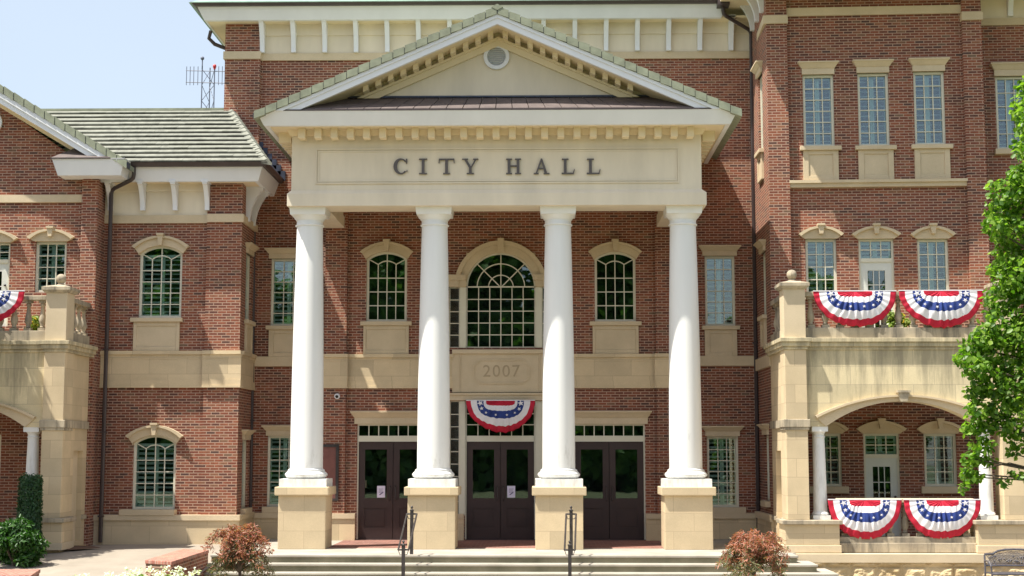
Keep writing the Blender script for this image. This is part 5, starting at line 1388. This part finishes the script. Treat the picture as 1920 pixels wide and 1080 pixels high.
# ---------------- the leafy tree at the right edge
TY = -15.2
def T3(px, py, dy=0): x, z = P(px, py, TY+dy); return (x, TY+dy, z)
tree = empty('leafy_tree', (*T3(2075, 900)[:2], GZ)); tag(tree, 'bright green broadleaf tree overhanging the right edge in front of the porch', 'tree')
tb = Vector(tree.location)
cl = [(1938, 105, .25, 0), (1920, 160, .20, .1), (1918, 215, .30, .1), (1925, 270, .33, -.2), (1955, 180, .5, .3), (1960, 300, .6, .2), (1905, 330, .24, 0),
      (1880, 365, .36, 0), (1862, 400, .28, .2), (1852, 425, .22, -.2), (1895, 430, .45, .1), (1880, 480, .30, .3), (1862, 505, .20, 0), (1905, 520, .48, -.2),
      (1878, 560, .30, .1), (1880, 605, .36, 0), (1850, 632, .28, 0), (1822, 652, .22, .15), (1806, 675, .18, 0), (1832, 690, .26, -.15), (1875, 665, .42, .2), (1862, 715, .32, 0),
      (1830, 735, .20, .1), (1900, 730, .42, .1), (1880, 765, .28, .0), (1835, 770, .22, 0), (1826, 800, .20, .1), (1850, 795, .18, .1), (1840, 835, .20, 0), (1822, 860, .17, 0),
      (1850, 862, .14, .1), (1815, 888, .14, 0), (1808, 912, .10, 0), (1830, 895, .10, 0), (1890, 800, .24, 0), (1905, 890, .12, 0), (1885, 905, .10, .1), (1898, 850, .10, .1), (1912, 830, .18, 0)]
for px in range(1950, 2330, 62):
    for py in range(110, 860, 72):
        rr_ = ((px-2100)/230)**2+((py-470)/420)**2
        if rr_ < 1: cl.append((px+random.uniform(-20, 20), py+random.uniform(-25, 25), random.uniform(.4, .62), random.uniform(-1.6, 1.6)))
blobs = [(T3(a+(14 if b_ < 560 else 0), b_, dy), r*.84, (r/.3)**2) for a, b_, r, dy in cl]
p_, n_ = blob_points(blobs, 270)
lf = leaves_mesh('crown', p_-np.array(tb), n_, .092, 'leaf_tree', jitter=.8); lf.parent = tree
mb = MB(); o3 = Vector(T3(2095, 400))
mb.tube([tb-tb, Vector((.05, 0, 1.6)), Vector((0, .1, 3.4)), Vector(T3(2090, 420))-tb, Vector(T3(2080, 180))-tb], .17, 10, r1=.05)
for k, (a, b_, r, dy) in enumerate(cl):
    if k % 2 and r < .5 or k % 5 == 0:
        e_ = Vector(T3(a, b_, dy))-tb; zst = min(e_.z+.4, 6.2)-1.3; s_ = Vector((0, .05, max(2.0, zst)))
        m_ = (s_+e_)/2+Vector((0, 0, .25)); mb.tube([s_, m_, e_], .035, 6, r1=.007)
mb.tube([Vector(T3(1990, 850))-tb, Vector(T3(1940, 880))-tb, Vector(T3(1893, 868))-tb, Vector(T3(1840, 880))-tb], .02, 6, r1=.005)
mb.tube([Vector((0, .05, 3.0)), Vector(T3(2040, 830))-tb, Vector(T3(1990, 850))-tb], .03, 6, r1=.02)
t_ = mb.build('trunk', 'bark', tree, smooth=True)

def simple_tree(loc, h, r, label, name, per=420, leaf=.28, mat='leaf_far', group=None, z0=.35, lab_cat='tree', ncl=26):
    root = empty(name, loc); tag(root, label, 'tree', group)
    bl = []
    for i in range(ncl):
        t = random.random(); a = random.uniform(0, 2*math.pi); z = h*(z0+(1-z0)*t); env = math.sin(math.pi*min(1, .18+t*.82))**.7
        rad = r*env*random.uniform(.2, .8); bl.append(((rad*math.cos(a), rad*math.sin(a), z*.93), r*random.uniform(.28, .45), 1))
    p, n = blob_points(bl, per); leaves_mesh('crown', p, n, leaf, mat).parent = root
    mb = MB(); mb.tube([(0, 0, -.1), (.05, .03, h*.4), (0, 0, h*.8)], r*.09, 10, r1=r*.02)
    for c, rr2, _k in bl[::3]: mb.tube([(0, 0, max(h*.25, c[2]-r*.6)), tuple(Vector(c)*.6+Vector((0, 0, c[2]*.35))), c], r*.03, 6, r1=r*.008)
    mb.build('trunk', 'bark', root); return root
# tree just outside the frame whose shade falls on the left porch
simple_tree((-12.95, -5.1, -.45), 9.6, 1.55, 'small dark broadleaf tree beside the left stone porch', 'garden_tree', per=260, leaf=.2, mat='leaf_bush')
# street trees behind the viewer, seen in the glass
t0 = simple_tree((-26, -84, GZ), 22, 7.5, 'broad street tree across the road', 'street_tree', per=420, leaf=.9, group='trees across the road, mirrored in the windows', ncl=40, z0=.06)
for x, y, s_ in ((-14, -80, 1.02), (-3, -85, 1.1), (7, -81, .98), (20, -86, .5), (33, -82, .9), (-39, -82, 1.1), (44, -85, 1.0), (-8, -92, 1.15), (10.5, -93, 1.0), (-32, -93, 1.1)):
    c = t0.copy(); COL.objects.link(c); c.location = (x, y, GZ); c.scale = (s_, s_, s_); c.rotation_euler = (0, 0, x)
    for ch in t0.children: d = ch.copy(); COL.objects.link(d); d.parent = c

# ---------------- japanese maples
def maple(px, py, Y, r, h, label):
    x, zt = P(px, py, Y); root = empty('japanese_maple', (x, Y, GZ)); tag(root, label, 'shrub', 'dwarf japanese maples beside the steps')
    H = zt-GZ; P_, N_, MI = [], [], []
    stems = MB(); stems.tube([(0, 0, 0), (.04, 0, H*.25), (0, .02, H*.45)], .045, 8, r1=.03)
    for i in range(46):
        a = 2.399*i+random.uniform(-.3, .3); lev = random.random()**.7; L = r*random.uniform(.55, 1.05)*(1.12-.35*lev)*(1+.22*math.sin(2*a+x)); top = H*(.45+.55*lev)
        arcp = []
        for k in range(7):
            t = (k+1)/7; arcp.append((L*t*math.cos(a), L*t*math.sin(a), H*.4+(top-H*.4)*math.sin(min(1, t*1.5)*math.pi/2)-max(0, t-.5)**1.6*H*(.55+.3*(1-lev))))
        stems.tube([(0, 0, H*.38)]+arcp, .010, 5, r1=.003)
        for k, c in enumerate(arcp[1:]):
            m = random.randint(22, 46); th = rng.uniform(0, 2*math.pi, m); q = np.sqrt(rng.random(m))*random.uniform(.06, .12)
            pts = np.array(c)+np.stack([q*np.cos(th), q*np.sin(th), rng.normal(0, .022, m)-q*.5], 1)
            P_.append(pts); N_.append(np.tile(np.array([c[0]*.5, c[1]*.5, .8]), (m, 1)))
            pr = .15 if lev > .72 else (.55 if lev > .45 else .9)
            MI.append((rng.random(m) < pr).astype(int))
    o = leaves_mesh('foliage', np.concatenate(P_), np.concatenate(N_), .085, None, tpl=THIN*np.array([1.2, 1, 1]), jitter=.7, mats=['leaf_red', 'leaf_olive'], mi=np.concatenate(MI)); o.parent = root
    stems.build('stem', 'bark', root)
maple(450, 980, -7.6, .66, 1.6, 'dwarf maple of feathery reddish brown leaves at the brick wall end of the steps')
maple(1412, 992, -7.6, .92, 1.5, 'dwarf maple of feathery reddish leaves on the steps near the arched porch')

# ---------------- bush and clipped column at the left
def bush(px, py0, py1, rpx, Y, label, name, mat, n, leaf, shape):
    x, z1 = P(px, py0, Y); z0 = tz(x, Y); r = rpx/2800*(Y-CAM.y); root = empty(name, (x, Y, z0)); tag(root, label, 'shrub')
    H = z1-z0; bl = []
    if shape == 'round':
        for i in range(34):
            a = random.uniform(0, 2*math.pi); t = random.random(); rad = r*math.sqrt(max(0, 1-(t*1.02)**2))*random.uniform(.3, .85); bl.append(((rad*math.cos(a), rad*math.sin(a)*.8, H*(.12+.74*t)), .2, 1))
        p, nn = blob_points(bl, n)
    else:
        m = n; th = rng.uniform(0, 2*math.pi, m); zz_ = rng.random(m)*H; rad = r*(.75+.3*rng.random(m))*(1-.12*(zz_/H)**3); k = rng.random(m) > .97
        p = np.stack([rad*np.cos(th), rad*np.sin(th), zz_+k*.08], 1); nn = np.stack([np.cos(th), np.sin(th), .2+0*th], 1)
    leaves_mesh('foliage', p, nn, leaf, mat, tpl=THIN*np.array([2, 1, 1])).parent = root
    mb = MB(); mb.tube([(0, 0, -.05), (0, 0, H*.8)], .04, 6, r1=.02)
    for c, q_, k in bl[::2]: mb.tube([(0, 0, .05), (c[0]*.5, c[1]*.5, c[2]*.7), c], .015, 5, r1=.005)
    mb.build('stem', 'bark', root); return root
bush(28, 972, 1032, 62, -5.6, 'rounded bright green leafy bush in the bed at the left edge', 'green_bush', 'leaf_bush', 330, .11, 'round')
bush(58, 893, 968, 21, -4.5, 'narrow dark green clipped columnar shrub against the left stone pier', 'columnar_shrub', 'leaf_hedge', 9000, .075, 'col')

# ---------------- white flowering plants along the bottom
def flower_plant(x, y, z, r, h, label, name='flowering_plant', pet='petal', npet=60, group='white flowering plants along the bottom edge', nleaf=700):
    root = empty(name, (x, y, z)); tag(root, label, 'plant', group)
    bl = [((random.uniform(-r, r)*.6, random.uniform(-r, r)*.6, h*random.uniform(.3, .8)), r*.5, 1) for _ in range(7)]
    p, n = blob_points(bl, nleaf/7); leaves_mesh('foliage', p, n, .075, 'leaf_lime').parent = root
    P_, N_ = [], []
    for i in range(npet//5):
        a = random.uniform(0, 2*math.pi); q_ = r*math.sqrt(random.random())*.95; c = np.array([q_*math.cos(a), q_*math.sin(a), h*(1-.3*(q_/r)**2)+random.uniform(-.05, .05)])
        P_.append(c+rng.normal(0, .018, (7, 3))); N_.append(np.tile([0, -.3, 1.], (7, 1)))
    leaves_mesh('blossom', np.concatenate(P_), np.concatenate(N_), .045, pet).parent = root
    st = MB()
    for i in range(5): a = i*1.25; st.tube([(0, 0, 0), (r*.3*math.cos(a), r*.3*math.sin(a), h*.8)], .008, 5)
    st.build('stem', 'leaf_lime', root)
FLAB = ['small white flowering plant at the end of the row, apart on the pale walkway side', 'second white flowering plant from the walkway end of the row',
        'third white flowering plant from the walkway end of the row', 'white flowering plant just before the corner of the low brick wall', 'tallest white flowering plant, at the corner of the low brick wall',
        'white flowering plant against the middle of the low brick wall', 'white flowering plant second from the reddish maple', 'white flowering plant next to the reddish maple at the steps']
spots = [(152, 1076), (205, 1074), (232, 1071), (258, 1066), (284, 1064), (312, 1066), (338, 1068), (362, 1072)]
for i, (px, py) in enumerate(spots):
    Y = -11.6+.25*(i % 2); x, z = P(px, py, Y); flower_plant(x, Y, GZ, .19, z-GZ-.0, FLAB[i], npet=110)

# ---------------- potted flowers on the balconies
def potted(px, py, Y, label, pet):
    x, z = P(px, py, Y); root = empty('flower_pot', (x, Y, z)); tag(root, label, 'potted plant')
    MB().lathe(0, 0, [(.09, 0), (.12, .18), (.135, .19), (.135, .23), (.11, .23)], 18).build('pot', 'terracotta', root, smooth=True)
    bl = [((random.uniform(-.1, .1), random.uniform(-.1, .1), .3+random.uniform(0, .3)), .11, 1) for _ in range(6)]
    p, n = blob_points(bl, 90); leaves_mesh('foliage', p, n, .07, 'leaf_lime').parent = root
    q = p[::14]; leaves_mesh('blossom', q+np.array([0, -.03, .02]), n[::14], .055, pet).parent = root
zfloor = PZ(1650, 639, -4.3)+.08
for px, Y, lab, pet in ((1671, -3.3, 'potted plant with pale blossoms behind the balcony balusters, nearer the glazed door', 'petal'), (1694, -3.3, 'potted yellow flowered plant behind the balcony balusters between the two buntings', 'petal_yellow'), (61, -2.6, 'potted orange and yellow flowers behind the left balcony balusters', 'petal_yellow')):
    x, z = P(px, 620, Y); 
    potted(px, 620+(z-zfloor)*0, Y, lab, pet)
    bpy.data.objects[[o.name for o in bpy.data.objects if o.name.startswith('flower_pot')][-1]].location.z = zfloor

# ---------------- bench
def bench():
    Y = -5.55; x0, _ = P(1852, 1050, Y); root = empty('garden_bench', (x0+.62, Y, GZ)); tag(root, 'dark iron garden bench with pierced floral back beneath the tree', 'bench')
    W_ = .62; zs, zt = .47, .93
    top = [(-W_, zt-.10), (-W_*.72, zt-.09), (-W_*.55, zt-.03), (-W_*.3, zt), (0, zt+.005), (W_*.3, zt), (W_*.55, zt-.03), (W_*.72, zt-.09), (W_, zt-.10)]
    mb = MB(); mb.tube([(x, .22, z) for x, z in top], .022, 8); mb.tube([(-W_, .2, zs+.13), (W_, .2, zs+.13)], .020, 8)
    # pierced lattice
    for i in range(44):
        x = -W_+2*W_*i/43
        for s_ in (-1, 1):
            zt_ = zt-.1+.1*(1-min(1, (abs(x)/W_)**2)); xx = x+s_*.16
            if abs(xx) <= W_: mb.tube([(x, .21, zs+.13), (xx, .215, zt_-.02)], .006, 4)
    for k in range(60):
        x, z = random.uniform(-W_*.93, W_*.93), random.uniform(zs+.17, zt-.13); mb.ball((x, .21, z), .017, 5)
    mb.build('backrest', 'bench_iron', root)
    mb = MB(); 
    for k in range(9): y = -.26+k*.055; mb.box(-W_, W_, y, y+.035, zs-.02, zs)
    mb.tube([(-W_, -.28, zs-.01), (W_, -.28, zs-.01)], .022, 8); mb.build('seat', 'bench_iron', root)
    for s_ in (-1, 1):
        MB().tube([(s_*W_, .21, zs+.22), (s_*(W_+.02), .0, zs+.24), (s_*(W_+.03), -.22, zs+.23), (s_*(W_+.02), -.28, zs+.15), (s_*W_, -.27, zs)], .016, 8).build('armrest', 'bench_iron', root)
        MB().tube([(s_*W_, .22, zt-.1), (s_*W_, .2, zs), (s_*W_, .27, 0)], .02, 8).build('leg', 'bench_iron', root)
        MB().tube([(s_*W_, -.27, zs), (s_*W_, -.24, .2), (s_*W_, -.30, 0)], .02, 8).build('leg', 'bench_iron', root)
bench()

# ---------------- lattice mast beyond the roof
def mast():
    Y = 85; s = (Y-CAM.y)/2800; x0 = PX(390, 160, Y); zt = PZ(390, 130, Y); root = empty('radio_mast', (x0, Y, GZ)); tag(root, 'steel lattice radio mast with antenna arms rising beyond the slate roof', 'mast')
    w = 12*s; H = zt-GZ; mb = MB(); L = [(-w, 0), (w, 0), (0, 1.2*w)]
    for a, b_ in L: mb.tube([(a, b_, 0), (a, b_, H+.3)], .05, 5)
    n = 26
    for k in range(n):
        z0, z1 = H*k/n, H*(k+1)/n
        for i in range(3):
            p, q_ = L[i], L[(i+1) % 3]
            if k % 2: p, q_ = q_, p
            mb.tube([(p[0], p[1], z0), (q_[0], q_[1], z1)], .028, 4)
    mb.build('lattice', 'steel', root)
    mb = MB(); mb.tube([(-w, 0, H), (-w, 0, H+1.1)], .05, 5); mb.ball((-w, 0, H+.95), .16, 8); mb.build('lightning_rod', 'steel', root)
    MB().tube([(w, 0, H), (w, 0, H+.1)], .1, 6).ball((w, 0, H+.25), .15, 8, sz=1.3).build('warning_lamp', 'red_lamp', root)
    for zz_ in (-.1, -1.1):
        mb = MB(); mb.tube([(-w-31*s, 0, H+zz_), (w+25*s, 0, H+zz_-.1)], .035, 5)
        mb.build('antenna_arm', 'steel', root)
    for dx_ in (-42, -35, -28, -20, 20, 27, 33):
        MB().tube([(dx_*s, 0, H-1.35), (dx_*s, 0, H+.25)], .03, 5).build('antenna', 'steel', root)
mast()
